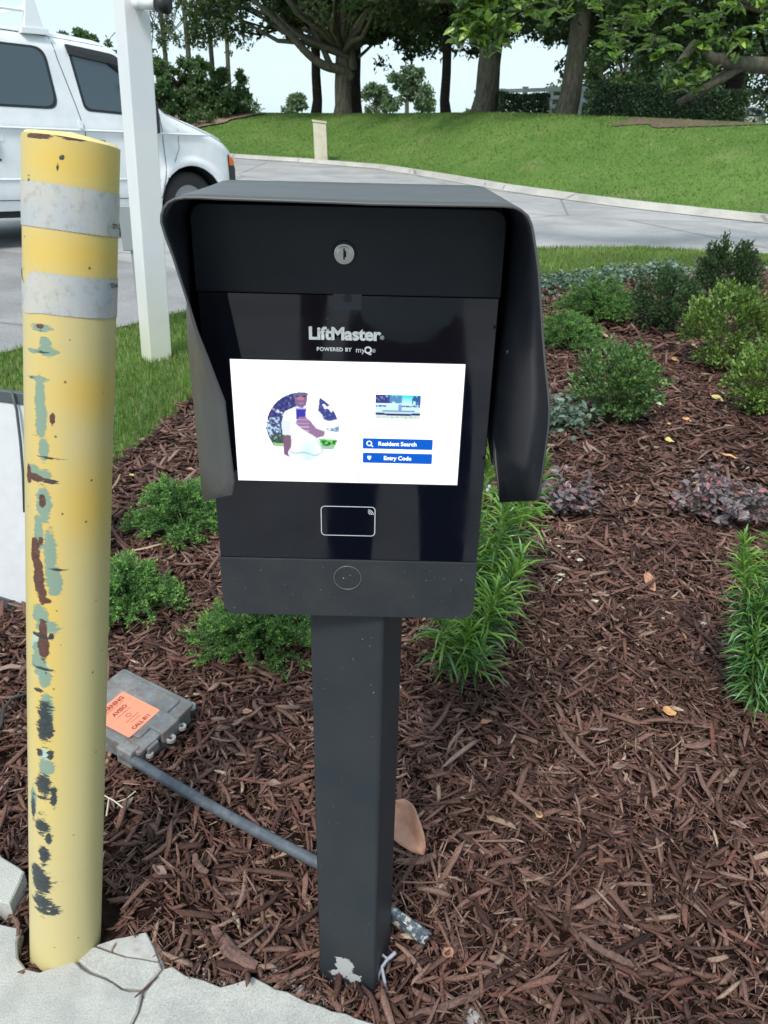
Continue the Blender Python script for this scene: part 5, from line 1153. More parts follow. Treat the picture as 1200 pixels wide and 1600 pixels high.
def portrait(U, V):
    c = np.full(U.shape + (3,), 253.); N1 = fbm(U, V, .045, 5); N2 = fbm(U, V, .11, 6)
    tl = inpoly(U, V, [(90, 480), (100, 360), (180, 200), (300, 120), (440, 80), (475, 250), (420, 270), (330, 310), (300, 400), (290, 600), (300, 720), (180, 725), (120, 600)])
    c = blend(c, soft(tl & (N1 > -.75)), (62, 66, 118)); c = blend(c, soft(tl & (N2 > .55)), (96, 104, 156), .7); c = blend(c, soft(tl & (N2 < -.5)), (44, 44, 92), .8)
    pl = inpoly(U, V, [(100, 440), (150, 390), (260, 380), (270, 580), (200, 660), (120, 600)]); c = blend(c, soft(pl & (N1 > -.2)), (178, 205, 222)); c = blend(c, soft(pl & (N2 > .3)), (70, 86, 110))
    gl_ = inpoly(U, V, [(120, 600), (290, 580), (400, 600), (400, 735), (190, 728)]); c = blend(c, soft(gl_ & (N2 > -.3)), (66, 92, 62)); c = blend(c, soft(inpoly(U, V, [(170, 690), (400, 700), (400, 740), (190, 728)])), (150, 190, 140))
    tr = inpoly(U, V, [(745, 140), (880, 240), (960, 390), (850, 418), (780, 392), (722, 300), (735, 220)]); c = blend(c, soft(tr & (N1 > -.7)), (66, 72, 132)); c = blend(c, soft(tr & (N2 > .85)), (170, 184, 216), .7)
    c = blend(c, soft(inpoly(U, V, [(800, 505), (900, 500), (980, 460), (980, 548), (850, 535)]) & (N2 > -.4)), (110, 140, 170))
    gr = inpoly(U, V, [(715, 625), (955, 640), (900, 752), (765, 752)]); c = blend(c, soft(gr), (120, 200, 110)); c = blend(c, soft(gr & (N2 > 0) & (V > 650) & (V < 715)), (50, 96, 60)); c = blend(c, soft(gr & (V > 715)), (150, 185, 160))
    hd = inpoly(U, V, [(438, 105), (600, 105), (592, 190), (580, 235), (530, 272), (470, 245), (448, 180)]); c = blend(c, soft(hd), (128, 98, 132)); c = blend(c, soft(hd & (V > 140) & (V < 175) & (U > 480) & (U < 560)), (168, 122, 142)); c = blend(c, soft(inpoly(U, V, [(495, 205), (555, 205), (550, 220), (500, 220)])), (150, 135, 190)); c = blend(c, soft(inpoly(U, V, [(462, 128), (500, 128), (500, 142), (465, 142)]) | inpoly(U, V, [(545, 128), (588, 128), (585, 142), (548, 142)])), (60, 44, 78))
    c = blend(c, soft(inpoly(U, V, [(425, 92), (500, 78), (600, 86), (612, 120), (440, 122)])), (96, 104, 136))
    sh = inpoly(U, V, [(320, 325), (440, 262), (480, 280), (575, 280), (700, 270), (775, 350), (810, 520), (720, 620), (740, 700), (780, 790), (700, 870), (610, 905), (490, 890), (350, 860), (395, 700), (392, 595), (290, 590), (285, 450)])
    c = blend(c, soft(sh), (238, 246, 252)); lowr = np.clip((V - 560) / 200, 0, 1) * np.clip(1 - np.abs(U - 590) / 170, 0, 1) * sh; c = blend(c, lowr, (196, 222, 236)); c = blend(c, soft(sh & (U < 390) & (V > 420)), (200, 214, 234), .8)
    c = blend(c, soft(sh & (np.abs((V - 830) + .0016 * (U - 580) ** 2 - 25 * np.sin(U * .02)) < 9), 1), (150, 178, 186), .8); c = blend(c, soft(sh & (np.abs(U - 700 - (V - 640) * .5) < 8) & (V > 600)), (164, 190, 204), .8)
    N3 = fbm(U, V * .5, .02, 9); c = blend(c, np.clip((N3 - .1) * 1.4, 0, 1) * sh, (206, 220, 232), .55)
    ar = inpoly(U, V, [(300, 596), (392, 602), (385, 740), (350, 800), (358, 862), (300, 828), (296, 760)]); c = blend(c, soft(ar), (122, 92, 118))
    ph = inpoly(U, V, [(458, 268), (578, 268), (576, 385), (500, 402), (464, 402)]); c = blend(c, soft(ph), (62, 62, 158)); c = blend(c, soft(ph & (V < 285)), (190, 196, 236))
    ha = inpoly(U, V, [(470, 408), (495, 372), (565, 368), (625, 420), (700, 510), (795, 540), (792, 595), (705, 622), (600, 560), (500, 500), (455, 450)]); c = blend(c, soft(ha), (142, 112, 146)); c = blend(c, soft(ha & (np.abs((V - 400) % 44 - 6) < 6) & (U < 610) & (V > 395)), (196, 172, 204))
    cir = (U - 535) ** 2 + (V - 522) ** 2 < 437 ** 2; c = blend(c, ~cir, (253, 253, 253))
    return c
picture('self_view_picture', 413, 610.5, 531, 726.5, 118, 116, 98, 80, 975, 950, portrait, lambda U, V: (U - 535) ** 2 + (V - 522) ** 2 < 434 ** 2)
def fountain(U, V):
    c = np.full(U.shape + (3,), 235.); N1 = fbm(U, V, .05, 15); N2 = fbm(U, V, .13, 16)
    sky_ = V < 270; c = blend(c, sky_, (70, 205, 215)); c = blend(c, np.clip((V - 140) / 120, 0, 1) * sky_, (225, 250, 250))
    c = blend(c, soft((V < 235) & (U < 480) & (N1 > -.9)), (64, 62, 120)); c = blend(c, soft((V < 225) & (U < 470) & (N2 > .5)), (140, 130, 190)); c = blend(c, soft((V > 140) & (V < 235) & (U > 470) & (U < 620) & (N1 > -.4)), (88, 132, 180))
    c = blend(c, soft((U > 760 + (V - 150) * -.5) & (V < 300) & (V > 140) & (N1 > -.5) & (U > 745)), (60, 90, 150)); c = blend(c, (V > 255) & (V < 330), (190, 228, 240)); c = blend(c, soft((V > 262) & (V < 285) & ((U < 430) | (U > 620)) & (N2 > -.4)), (70, 90, 130)); c = blend(c, soft((V > 250) & (V < 330) & (np.abs(U - 600) < 20)), (120, 150, 210))
    c = blend(c, soft((np.abs(V - 338 + 0 * U) < 9) & (U > 380) & (U < 780)), (80, 110, 150)); c = blend(c, (V > 345) & (V < 366), (175, 205, 225)); c = blend(c, soft(np.abs(V - 386 + .00013 * (U - 580) ** 2) < 13), (34, 52, 96)); c = blend(c, V > 400 - .00012 * (U - 580) ** 2, (198, 214, 205)); c = blend(c, (V > 405) & (N2 > .5), (150, 175, 150))
    return c
picture('gate_photo', 587, 616.3, 656, 655, 84, 46, 297, 130, 848, 440, fountain)

# hood: folded sheet, front edge and back edge matched point by point along the bend
FE = [(368, 766, .765), (366, 752, .765), (359, 700, .764), (352, 640, .763), (351, 628, .762), (340, 600, .757), (325, 560, .750), (309, 520, .743), (296, 480, .736), (283, 440, .731), (270, 400, .727), (258, 368, .724), (252, 348, .722), (252, 337, .721), (255, 326, .72), (262, 317, .72), (272, 311.5, .72), (288, 309, .72), (312, 309, .72), (338, 310.5, .72), (400, 312.5, .72), (460, 314.5, .72), (520, 316.5, .72), (580, 319, .72), (640, 320, .72), (700, 321, .72), (750, 321.7, .72), (785, 322.3, .72), (803, 324, .72), (815, 329, .72), (825, 338, .72), (831, 352, .72), (834, 368, .72), (838, 395, .72), (842, 425, .719), (845, 470, .718), (848, 520, .717), (852, 570, .716), (857, 615, .713), (858.5, 640, .712), (857.5, 665, .713), (853, 700, .718), (847, 745, .724), (840, 782, .73)]
SW_L, SW_R = -.2075, .1225; ZTOP = 1.2935
rows = []
for i, (px, py, Y) in enumerate(FE):
    f = at(px, py, Y); q = f.copy()
    if i <= 12:
        back = Vector((SW_L, .905, f.z if i > 1 else f.z)); kx = SW_L; k1 = Vector((kx, .822, f.z)); bend = np.clip((py - 420) / 120, 0, 1)
        k1 = Vector((SW_L - .006 * bend, .826 - .01 * bend, f.z)); 
    elif i >= 32:
        back = Vector((SW_R, .905, f.z)); k1 = Vector((SW_R + .003, .83, f.z))
        if i == 43: pass
    elif 12 < i < 18:
        t = (i - 12) / 6 * math.pi / 2; back = Vector((SW_L + .03 - .03 * math.cos(t), .918, ZTOP - .03 + .03 * math.sin(t))); k1 = back.lerp(f, .5)
    elif 27 < i < 32:
        t = (i - 27) / 5 * math.pi / 2; back = Vector((SW_R - .03 + .03 * math.sin(t), .918, ZTOP - .03 + .03 * math.cos(t))); k1 = back.lerp(f, .5)
    else:
        q_ = (i - 18) / 9; back = Vector((SW_L + .03 + (SW_R - SW_L - .06) * q_, .918, ZTOP)); k1 = back.lerp(f, .5)
    rows.append([back, back.lerp(k1, .5), k1, k1.lerp(f, .33), k1.lerp(f, .66), f])
# left lower corner and right lower chamfer
l0 = at(366, 771, .766); rows[0] = [Vector((SW_L - .006, .90, at(320, 783, .83).z)), Vector((SW_L - .006, .87, at(320, 783, .83).z)), Vector((SW_L - .006, .816, at(322, 783, .816).z)), None, None, at(363, 773, .767)]
for j in (3, 4): rows[0][j] = rows[0][2].lerp(rows[0][5], (j - 2) / 3)
zc_ = at(757, 752, .83).z
for i in (41, 42, 43):
    f = rows[i][5]
    if i == 43: b0_ = at(782, 785, .80); rows[i] = [Vector((SW_R + .002, .822, max(zc_, f.z))), Vector((SW_R + .002, .815, f.z + .012)), b0_, b0_.lerp(f, .33), b0_.lerp(f, .66), f]
NC = 6
m = BM(); m.V = [Vector(p) for r in rows for p in r]; m.F = [[i * NC + j, i * NC + j + 1, (i + 1) * NC + j + 1, (i + 1) * NC + j] for i in range(len(rows) - 1) for j in range(NC - 1)]
M['hood_edge'] = M['hood']
ho = m.build('hood', [M['hood'], M['hood_shade']], kio, True); ho['label'] = 'black sheet metal hood, left wing bent inward'
sol = ho.modifiers.new('solid', 'SOLIDIFY'); sol.thickness = .0022; sol.offset = 0; sol.use_rim = True; sol.use_even_offset = True; sol.material_offset = 1; sol.material_offset_rim = 0  # inner faces take the darker colour with the shade painted in
for k in range(2):
    p = Vector((SW_R - .001, .80 + .012 * k, .985 - .010 * k)); BM().tube([p, p + Vector((-.0035, 0, 0))], .0022, 10).build('screw', M['print_grey'], kio, True)
for z in (1.15, .99): p = Vector((SW_R - .001, .765, z)); BM().tube([p, p + Vector((-.002, 0, 0))], .0022, 10).build('screw', M['rubber'], kio, True)

# ------------------------------------------------------------------ small things on the bed
# broken junction box with warning sticker
A_, B_, Cc = atz(193, 1044, .105), atz(303, 1098, .085), atz(243, 1190, .075)
e1 = (B_ - A_).normalized(); e2 = (Cc - B_); e2 = (e2 - e1 * e2.dot(e1)).normalized(); e3 = e2.cross(e1).normalized()
L1, L2 = (B_ - A_).length, (Cc - B_).length; FRM = Matrix((e1, e2, e3)).transposed().to_4x4(); FRM.translation = A_
jb = thing('junction_box', 'dirty grey plastic box with orange CALL 811 sticker lying open on the mulch', 'utility box', (A_.x, A_.y, 0))
def jbox(name, x0, x1, y0, y1, z0, z1, mt='jbox', bev=.004, par=None): return bevel(BM().box(x0, x1, y0, y1, z0, z1, FRM).build(name, M[mt], par or jb), bev)
def jrr(name, x0, x1, y0, y1, z0, z1, r, par=None, mt='jbox'):
    P = rrect(x0, x1, y0, y1, r, 4); n = len(P); V = [FRM @ Vector((x, y, z)) for z in (z0, z1) for x, y in P]
    return bevel(BM().add(V, [tuple(range(n)), tuple(range(n, 2 * n))[::-1]] + [(i, n + i, n + (i + 1) % n, (i + 1) % n) for i in range(n)]).build(name, M[mt], par or jb), .003)
jrr('box_base', .004, L1 - .006, .004, L2 - .01, -.062, -.012, .008)
jrr('lid', -.002, L1, -.002, L2 - .004, -.014, -.001, .010); jrr('lid_plateau', .012, L1 - .03, .012, L2 - .035, -.002, .004, .008)
jbox('latch_housing', L1 - .048, L1 + .008, L2 * .32, L2 * .62, -.03, .006); jbox('latch_housing', L1 - .03, L1 + .006, L2 * .68, L2 * .86, -.035, -.006)
jbox('conduit_socket', L1 - .056, L1 - .012, L2 - .02, L2 + .012, -.045, .004)
jbox('rib', .02, .035, L2 - .006, L2 + .004, -.05, -.004); jbox('rib', .06, .072, L2 - .006, L2 + .003, -.05, -.006)
for (u, v, r0) in ((L1 * .93, -.006, .012), (L1 + .010, L2 * .30, .010), (L1 + .012, L2 * .52, .012), (L1 + .003, L2 * .84, .009), (L1 * .12, L2 + .004, .009)):
    V = []; n = 16
    for r, z in ((r0, -.03), (r0, -.022), (r0 * .45, -.022), (r0 * .45, -.03)):
        for k in range(n): a = 2 * math.pi * k / n; V.append(FRM @ Vector((u + r * math.cos(a), v + r * math.sin(a), z)))
    BM().add(V, [(i * n + k, i * n + (k + 1) % n, ((i + 1) % 4) * n + (k + 1) % n, ((i + 1) % 4) * n + k) for i in range(4) for k in range(n)]).build('screw_lug', M['rock'], jb)
iF = FRM.inverted()
def onlid(px, py):
    d = iF.to_3x3() @ ray(px, py); o = iF @ EYE; t = (.0045 - o.z) / d.z; return o + d * t
q1, q2, q3 = onlid(193, 1079), onlid(246, 1109), onlid(204, 1154)
sx0, sx1 = q1.x, (q2.x + q3.x) / 2 + .001; sy0, sy1 = (q1.y + q2.y) / 2, q3.y
P = rrect(sx0, sx1, sy0, sy1, .004, 4); stk = link('warning_sticker', mesh_py('s', [FRM @ Vector((x, y, .0046)) for x, y in P], [tuple(range(len(P)))[::-1]]), M['sticker'], jb)
TM = Matrix((-e2, -e1, e3)).transposed().to_4x4(); sw = sx1 - sx0; shh = sy1 - sy0; ym = (sy0 + sy1) / 2
for (f, tx, sz, bo) in ((.12, 'WARNING', .0155, .0006), (.20, 'UNDERGROUND CABLE', .005, 0), (.34, 'AVISO', .0155, .0006), (.45, 'CABLE SUBTERRANEO', .0045, 0), (.68, 'BEFORE DIGGING', .005, 0), (.76, 'IN THIS AREA', .0045, 0), (.90, 'CALL 811', .0135, .0006)):
    text('lettering', tx, sz, FRM @ Vector((sx0 + sw * f, ym, .0050)), M['sticker_ink'], stk, bo, TM)
V = [FRM @ Vector((sx0 + sw * .57 + r * math.cos(t), ym + r * math.sin(t), .0050)) for r in (.0065, .005) for t in np.linspace(0, 6.283, 21)[:-1]]
link('seal_mark', mesh_py('m', V, [(k, (k + 1) % 20, 20 + (k + 1) % 20, 20 + k) for k in range(20)]), M['sticker_ink'], stk)
p0, p1 = FRM @ Vector((L1 - .034, L2 + .002, -.022)), atz(500, 1350, .03)
co = BM(); pts = [p0.lerp(p1, k / 10) + Vector((0, 0, -.010 * math.sin(k / 10 * 3.14))) for k in range(11)]; co.tube([p0 + (p0 - p1).normalized() * .012] + pts + [p1 + (p1 - p0).normalized() * .03], .0118, 18)
tag(co.build('conduit_pipe', M['conduit'], None, True), 'dark grey plastic conduit pipe running from the junction box to the intercom post', 'pipe')
# stub on the other side of the post
a, b = atz(604, 1422, .045), atz(667, 1467, .035); st = BM(); n = 20; V = []
d = (b - a).normalized(); sx_ = d.cross(Vector((0, 0, 1))).normalized(); sz_ = sx_.cross(d)
for (q, r) in ((a - d * .01, .0135), (b, .0135), (b, .011), (a - d * .01, .011)):
    for k in range(n): t = 2 * math.pi * k / n; V.append(q + (sx_ * math.cos(t) + sz_ * math.sin(t)) * r + (d * .003 * math.sin(k * 2.1) if q == b else Vector()))
st.add(V, [(i * n + k, i * n + (k + 1) % n, ((i + 1) % 4) * n + (k + 1) % n, ((i + 1) % 4) * n + k) for i in range(4) for k in range(n)])
tag(st.build('pipe_stub', M['stub'], None, True), 'short broken black painted pipe end beside the foot of the post', 'pipe')
a2 = atz(585, 1418, .045); tag(BM().tube([a2 + Vector((-.02, .01, 0)), a + Vector((-.003, 0, .001))], .0145, 14).build('pipe_coupling', M['stub'], None, True), 'rusty rimmed coupling between the post and the broken pipe end', 'pipe')
wr = thing('loose_wire', 'two cut grey wires sticking up at the foot of the post', 'wire', tuple(atz(600, 1540)))
for pts, r in (([(606, 1556, -.02), (600, 1530, .01), (597, 1510, .025), (606, 1498, .035), (597, 1492, .04)], .003), ([(590, 1540, -.02), (592, 1520, .01), (604, 1500, .03), (618, 1488, .045)], .0034)):
    BM().tube([atz(x, y, z) for x, y, z in pts], r, 8).build('strand', M['wire'], wr, True)
tag(BM().tube([atz(75, 1080, .02), atz(38, 1085, .03), atz(18, 1092, .035), atz(5, 1108, .03), atz(2, 1132, .02), atz(-12, 1160, .0)], .0042, 8).build('cable', M['cable'], None, True), 'thin black cable looping out of the mulch left of the bollard', 'cable')
# sign at the left edge
sg = thing('yard_sign', 'white sign board with dark frame cut off by the left edge, behind the bollard', 'sign', tuple(atz(20, 955)))
Ys = atz(20, 952).y; tl = at(-130, 592, Ys + .10); tr_ = at(52, 616, Ys + .10); br_ = at(52, 964, Ys); bl_ = at(-130, 905, Ys)
def board(name, P, th, mt, par):
    nn = ((P[1] - P[0]).cross(P[3] - P[0])).normalized(); nn = nn if nn.y < 0 else -nn
    V = [p for p in P] + [p - nn * th for p in P]; return bevel(BM().add(V, [(0, 1, 2, 3), (7, 6, 5, 4), (0, 4, 5, 1), (1, 5, 6, 2), (2, 6, 7, 3), (3, 7, 4, 0)]).build(name, M[mt], par), .003)
Q = [tl, tr_, br_, bl_]; ce = (tl + tr_ + br_ + bl_) / 4; nn = ((Q[1] - Q[0]).cross(Q[3] - Q[0])).normalized(); nn = nn if nn.y < 0 else -nn
M['signframe'] = mat('dark_sign_frame', (.07, .085, .09), .5); M['signface'] = pebble('scuffed_white_board', (.66, .67, .69), .06, .5, 30, .05)
board('face', Q, .012, 'signface', sg)
dx = (tr_ - tl).normalized(); dz_ = (br_ - tr_).normalized()
for nm, a, b, wv in (('frame_bar', tl, tr_, dz_), ('frame_bar', bl_, br_, -dz_)):
    wd = .034; a_ = a + nn * .005; b_ = b + nn * .005; board(nm, [a_, b_, b_ + wv * wd, a_ + wv * wd], .022, 'signframe', sg)
BM().tube([at(18, 612, Ys + .085), at(26, 640, Ys + .08), at(32, 690, Ys + .065), at(36, 740, Ys + .055), at(38, 800, Ys + .04)], .004, 6).build('corner_cord', M['signframe'], sg, True)
p = tr_.lerp(br_, .27) - dx * .16 + nn * .004; flat([p + dx * (.012 * math.cos(t)) * (1 if t < 5 else .4) + dz_ * .016 * math.sin(t) for t in np.linspace(.5, 6, 14)], 'printed_mark', M['dark_print'], sg)

def fleaf(label, px, py, L_, W_, ang, mt, tilt=0.15, curl=.25, z=.022, name='fallen_leaf', group=None, roll=0.0, pos=None):
    c = pos or (lambda q: Vector((q.x, q.y, float(soil_h(q.x, q.y)) + z)))(atz(px, py, .0)); V = []; F = []
    n, k = 12, 4
    for i in range(n + 1):
        t = i / n; w_ = W_ * .5 * (math.sin(math.pi * min(1, t ** .9)) ** .62) * (1 - .25 * t)
        for j in range(-k, k + 1):
            s_ = j / k; x = (t - .5) * L_; y = s_ * w_; zz = curl * L_ * .35 * ((t - .5) ** 2 * 2) + abs(s_) * w_ * .45 - .0 + .004 * math.sin(t * 9 + s_ * 3) * (L_ / .1)
            V.append((x, y, zz))
    F = [(i * (2 * k + 1) + j, (i + 1) * (2 * k + 1) + j, (i + 1) * (2 * k + 1) + j + 1, i * (2 * k + 1) + j + 1) for i in range(n) for j in range(2 * k)]
    m = BM().add(V, F); m.tube([(-.5 * L_ - .12 * L_, 0, curl * L_ * .2), (-.5 * L_, 0, curl * L_ * .17), (0, 0, -.0004), (.45 * L_, 0, curl * L_ * .12)], [.001, .0009, .0008, .0004], 5)
    me = mesh_py(name, m.V, m.F); o = link(name, me, M[mt], None, True); o.location = c
    o.rotation_euler = (Matrix.Rotation(R_(ang), 3, 'Z') @ Matrix.Rotation(tilt, 3, 'Y') @ Matrix.Rotation(roll, 3, 'X')).to_euler()
    so_ = o.modifiers.new('thick', 'SOLIDIFY'); so_.thickness = .0006
    return tag(o, label, 'leaf', group)
lp0 = atz(640, 1292, .045); fleaf('large smooth tan magnolia leaf standing against the right of the post', 0, 0, .125, .084, -60, 'tan_leaf', .35, .15, roll=.8, pos=lp0)
fleaf('curled tan leaf alone on the mulch right of the podocarpus', 1014, 922, .075, .034, -75, 'tan_leaf', .5, .5, .035, roll=.6)
fleaf('flat grey brown leaf left of the curled tan leaf', 937, 938, .06, .028, 8, 'grey_leaf', .1, .2)
fleaf('small bright orange leaf on open mulch at lower right', 841, 1275, .026, .020, 60, 'ora_leaf', .3, .2, .03, roll=.4)
fleaf('crumpled orange brown leaf left of the foot of the upright podocarpus', 1042, 1124, .05, .032, 20, 'ora_leaf', .4, .7, .03, roll=.3)
fleaf('dry brown leaf below the crumpled orange leaf', 965, 1212, .06, .022, 35, 'grey_leaf', .3, .5, .03)
fleaf('long tan leaf poking out left of the bollard', 18, 1052, .10, .022, 25, 'grey_leaf', .2, .1, .03)
fleaf('round yellow leaf in front of the middle mulch gap', 1045, 695, .055, .042, 20, 'yel_leaf', .25, .2, .03, roll=.3)
fleaf('orange leaf just above the grey purple shrub', 1140, 716, .075, .03, -15, 'ora_leaf', .2, .3, .03)
fleaf('tan leaf between the rounded boxwood and the yellow boxwood', 1073, 662, .06, .03, -10, 'ora_leaf', .3, .3, .03, roll=.3)
fleaf('yellow leaf beneath the yellowish boxwood', 1120, 628, .075, .05, -20, 'yel_leaf', .3, .3, .03, roll=.3)
fleaf('small orange leaf at the foot of the dark upright boxwood', 1054, 567, .07, .05, 10, 'ora_leaf', .3, .3, .03, roll=.3)
fleaf('pale yellow leaf below the back boxwoods', 1083, 549, .085, .05, 0, 'yel_leaf', .3, .3, .03, roll=.3)
fleaf('pale leaf low on the right side of the rounded boxwood', 1031, 640, .08, .045, 30, 'pale_chip', .4, .3, .03, roll=.3)
fleaf('yellow leaf left of the round yellow one, near the rounded boxwood', 1046, 670, .045, .03, 30, 'ora_leaf', .2, .3, .03)
fleaf('narrow pale leaf in the mulch gap', 1040, 604, .07, .03, 10, 'yel_leaf', .2, .3, .03)
fleaf('small pale yellow leaf above the left juniper tuft', 209, 749, .035, .02, -15, 'yel_leaf', .2, .3, .025)
fleaf('small pinkish leaf beside the hood at the left', 299, 740, .035, .024, 10, 'tan_leaf', .2, .3, .03)
fleaf('reddish brown leaf near the junction box', 388, 1128, .028, .022, 40, 'tan_leaf', .2, .4, .03)
PG = 'scattered pale petals on the mulch beside the purple shrub'
rr = np.random.default_rng(5); first = None
for k, (px, py) in enumerate([(858, 850), (872, 856), (866, 868), (880, 862), (888, 874), (869, 843), (876, 905), (868, 910), (882, 908), (872, 916), (913, 922), (904, 934), (893, 866), (925, 950), (906, 879), (1098, 980), (1055, 895), (840, 846), (845, 1010), (1168, 735)]):
    q = atz(px, py); z = float(soil_h(q.x, q.y)) + .024
    if first is None:
        first = fleaf('small pale petal lying on the mulch right of the podocarpus', px, py, .021, .0085, 20, 'pale_chip', .2, .5, .024, 'fallen_petal', PG); o = first
    else:
        o = first.copy(); C.objects.link(o)
    o.location = (q.x, q.y, z); o.rotation_euler = (rr.normal(0, .3), rr.normal(0, .3), rr.uniform(-.6, .6) + (1 if k % 3 == 0 else 0)); o.scale = [rr.uniform(.9, 1.9)] * 3
# bark pieces, sticks, stones near the kerb
def stick(label, a, b, r, mt='chip', name='bark_piece', z=.03, bow=.008, flat_=.55):
    A_, B_ = atz(*a, .01), atz(*b, .01); A_.z = float(soil_h(A_.x, A_.y)) + z; B_.z = float(soil_h(B_.x, B_.y)) + z; d = B_ - A_; sd_ = d.cross(Vector((0, 0, 1))).normalized(); rr = random.Random(hash(a) % 1000)
    P = [A_.lerp(B_, k / 8) + sd_ * (bow * math.sin(k / 8 * 3.14) + rr.uniform(-1, 1) * r * .15) for k in range(9)]
    m = BM().tube(P, [r * (.45 + .55 * math.sin((k + 1) / 10 * math.pi)) * rr.uniform(.85, 1.15) for k in range(9)], 9); cz_ = (A_.z + B_.z) / 2
    for v in m.V: v.z = cz_ + (v.z - cz_) * flat_ + 0
    return tag(m.build(name, M[mt], None, False), label, 'bark')
M['bark_big'] = pebble('red_brown_bark', (.15, .085, .068), .55, .85, 110, .9, .006)
stick('big curved reddish bark piece near the kerb left of the post', (335, 1445), (402, 1507), .013, 'bark_big', bow=.012)
stick('long straight stick in the bottom right, below the pipe end', (640, 1578), (772, 1528), .008, 'bark_big')
stick('thick bark stick under the large tan leaf', (618, 1345), (680, 1332), .010, 'bark_big')
stick('long bark splinter in the upper middle of the right mulch', (872, 1140), (930, 1205), .007, 'bark_big')
stick('rounded bark slab in the lower middle right', (905, 1455), (1000, 1505), .008, 'bark_big')
stick('weathered bark strip crossing at the lower right', (1085, 1205), (1122, 1275), .0055, 'bark_big')
stick('short thick bark chunk right of the long splinter', (1065, 1178), (1105, 1172), .009, 'bark_big')
stick('reddish bark piece left of the conduit pipe', (515 - 210, 1340), (515 - 190, 1366), .008, 'bark_big')
for k, (px, py, r, lb_) in enumerate([(738, 1582, .019, 'grey lump of stone at the bottom edge right of the post'), (412, 1476, .013, 'small pale stone between the kerb and the mulch'), (392, 1490, .009, 'tiny stone beside the small pale stone'), (432, 1500, .010, 'rough stone in the dirt left of the post'), (455, 1520, .012, 'stone half buried in front of the post'), (470, 1535, .008, 'small stone touching the foot of the post'), (612, 1575, .009, 'small stone right of the foot of the post')]):
    bm = bmesh.new(); bmesh.ops.create_icosphere(bm, subdivisions=3, radius=r); rr = np.random.default_rng(k)
    for v in bm.verts:
        f = 1 + .22 * math.sin(v.co.x / r * 2.3 + k) * math.cos(v.co.y / r * 2.7) + .12 * math.sin(v.co.z / r * 5 + k); v.co *= f; v.co.z *= .6
    me = bpy.data.meshes.new('stone'); bm.to_mesh(me); bm.free(); o = link('stone', me, M['rock'], None, True); q = atz(px, py); o.location = (q.x, q.y, float(soil_h(q.x, q.y)) + r * .45); tag(o, lb_, 'stone')
# twig
tw = BM(); tw.tube([atz(163, 1243, .03), atz(178, 1251, .035), atz(192, 1262, .03)], .0015, 5); tw.tube([atz(170, 1247, .03), atz(168, 1262, .03), atz(166, 1275, .02)], .0013, 5); tw.tube([atz(180, 1254, .03), atz(196, 1249, .03), atz(212, 1236, .035)], .0013, 5)
tag(tw.build('twig', M['pale_chip']), 'pale forked twig on the mulch right of the bollard below the box', 'twig')
# gravel and crumbs by the kerb
n = 900; gx = rng.uniform(-.36, .12, n); ed = np.interp(gx, [p.x for p in (W(256, 1514), W(318, 1531), W(345, 1542), W(395, 1526), W(430, 1545), W(500, 1571), W(600, 1604), W(700, 1640))], [p.y for p in (W(256, 1514), W(318, 1531), W(345, 1542), W(395, 1526), W(430, 1545), W(500, 1571), W(600, 1604), W(700, 1640))])
gy = ed + np.abs(rng.normal(0, .02, n)) + .002; dd = rng.normal(size=(n, 3)); ax, ay, azz = frames(dd); s3 = rng.uniform(.0012, .0042, n)
OC_V = [(1, 0, 0), (-1, 0, 0), (0, 1, 0), (0, -1, 0), (0, 0, 1), (0, 0, -1)]; OC_F = [(0, 2, 4), (2, 1, 4), (1, 3, 4), (3, 0, 4), (2, 0, 5), (1, 2, 5), (3, 1, 5), (0, 3, 5)]
V, F = inst(OC_V, OC_F, np.stack([gx, gy, soil_h(gx, gy) + .012 * rng.random(n)], 1), ax, ay, azz, np.stack([s3, s3 * .8, s3 * .7], 1))
M['grit'] = leafmat('grit', [(.08, .06, .045), (.15, .12, .09), (.26, .23, .19), (.42, .4, .36)], .9, .0)
tag(link('kerb_grit', mesh_np('kerb_grit', V, F), M['grit']), 'sandy grit and crumbs along the inner edge of the kerb', 'grit', kind='stuff')

# ------------------------------------------------------------------ trees across the drive to the right (seen in the van windows)
src = [o for o in C.objects if o.parent is None and o.name.startswith('oak_tree')][:3]
for k, (x, y) in enumerate([(14, 1.2), (17.5, 3.6), (15.5, -2.8), (20, -9), (-3, -16), (-12, -14)]):
    c = copy_tree(src[k % 3]); c.location = (x, y, -.15); c.rotation_euler.z = k * 1.3; c.scale = (1.5, 1.5, 1.6); c['group'] = 'oaks across the drive'
    c['label'] = 'oak across the drive mirrored only in the van windows, ' + ['nearest the road', 'second from the road', 'third from the road', 'fourth from the road', 'fifth from the road', 'farthest left'][k]
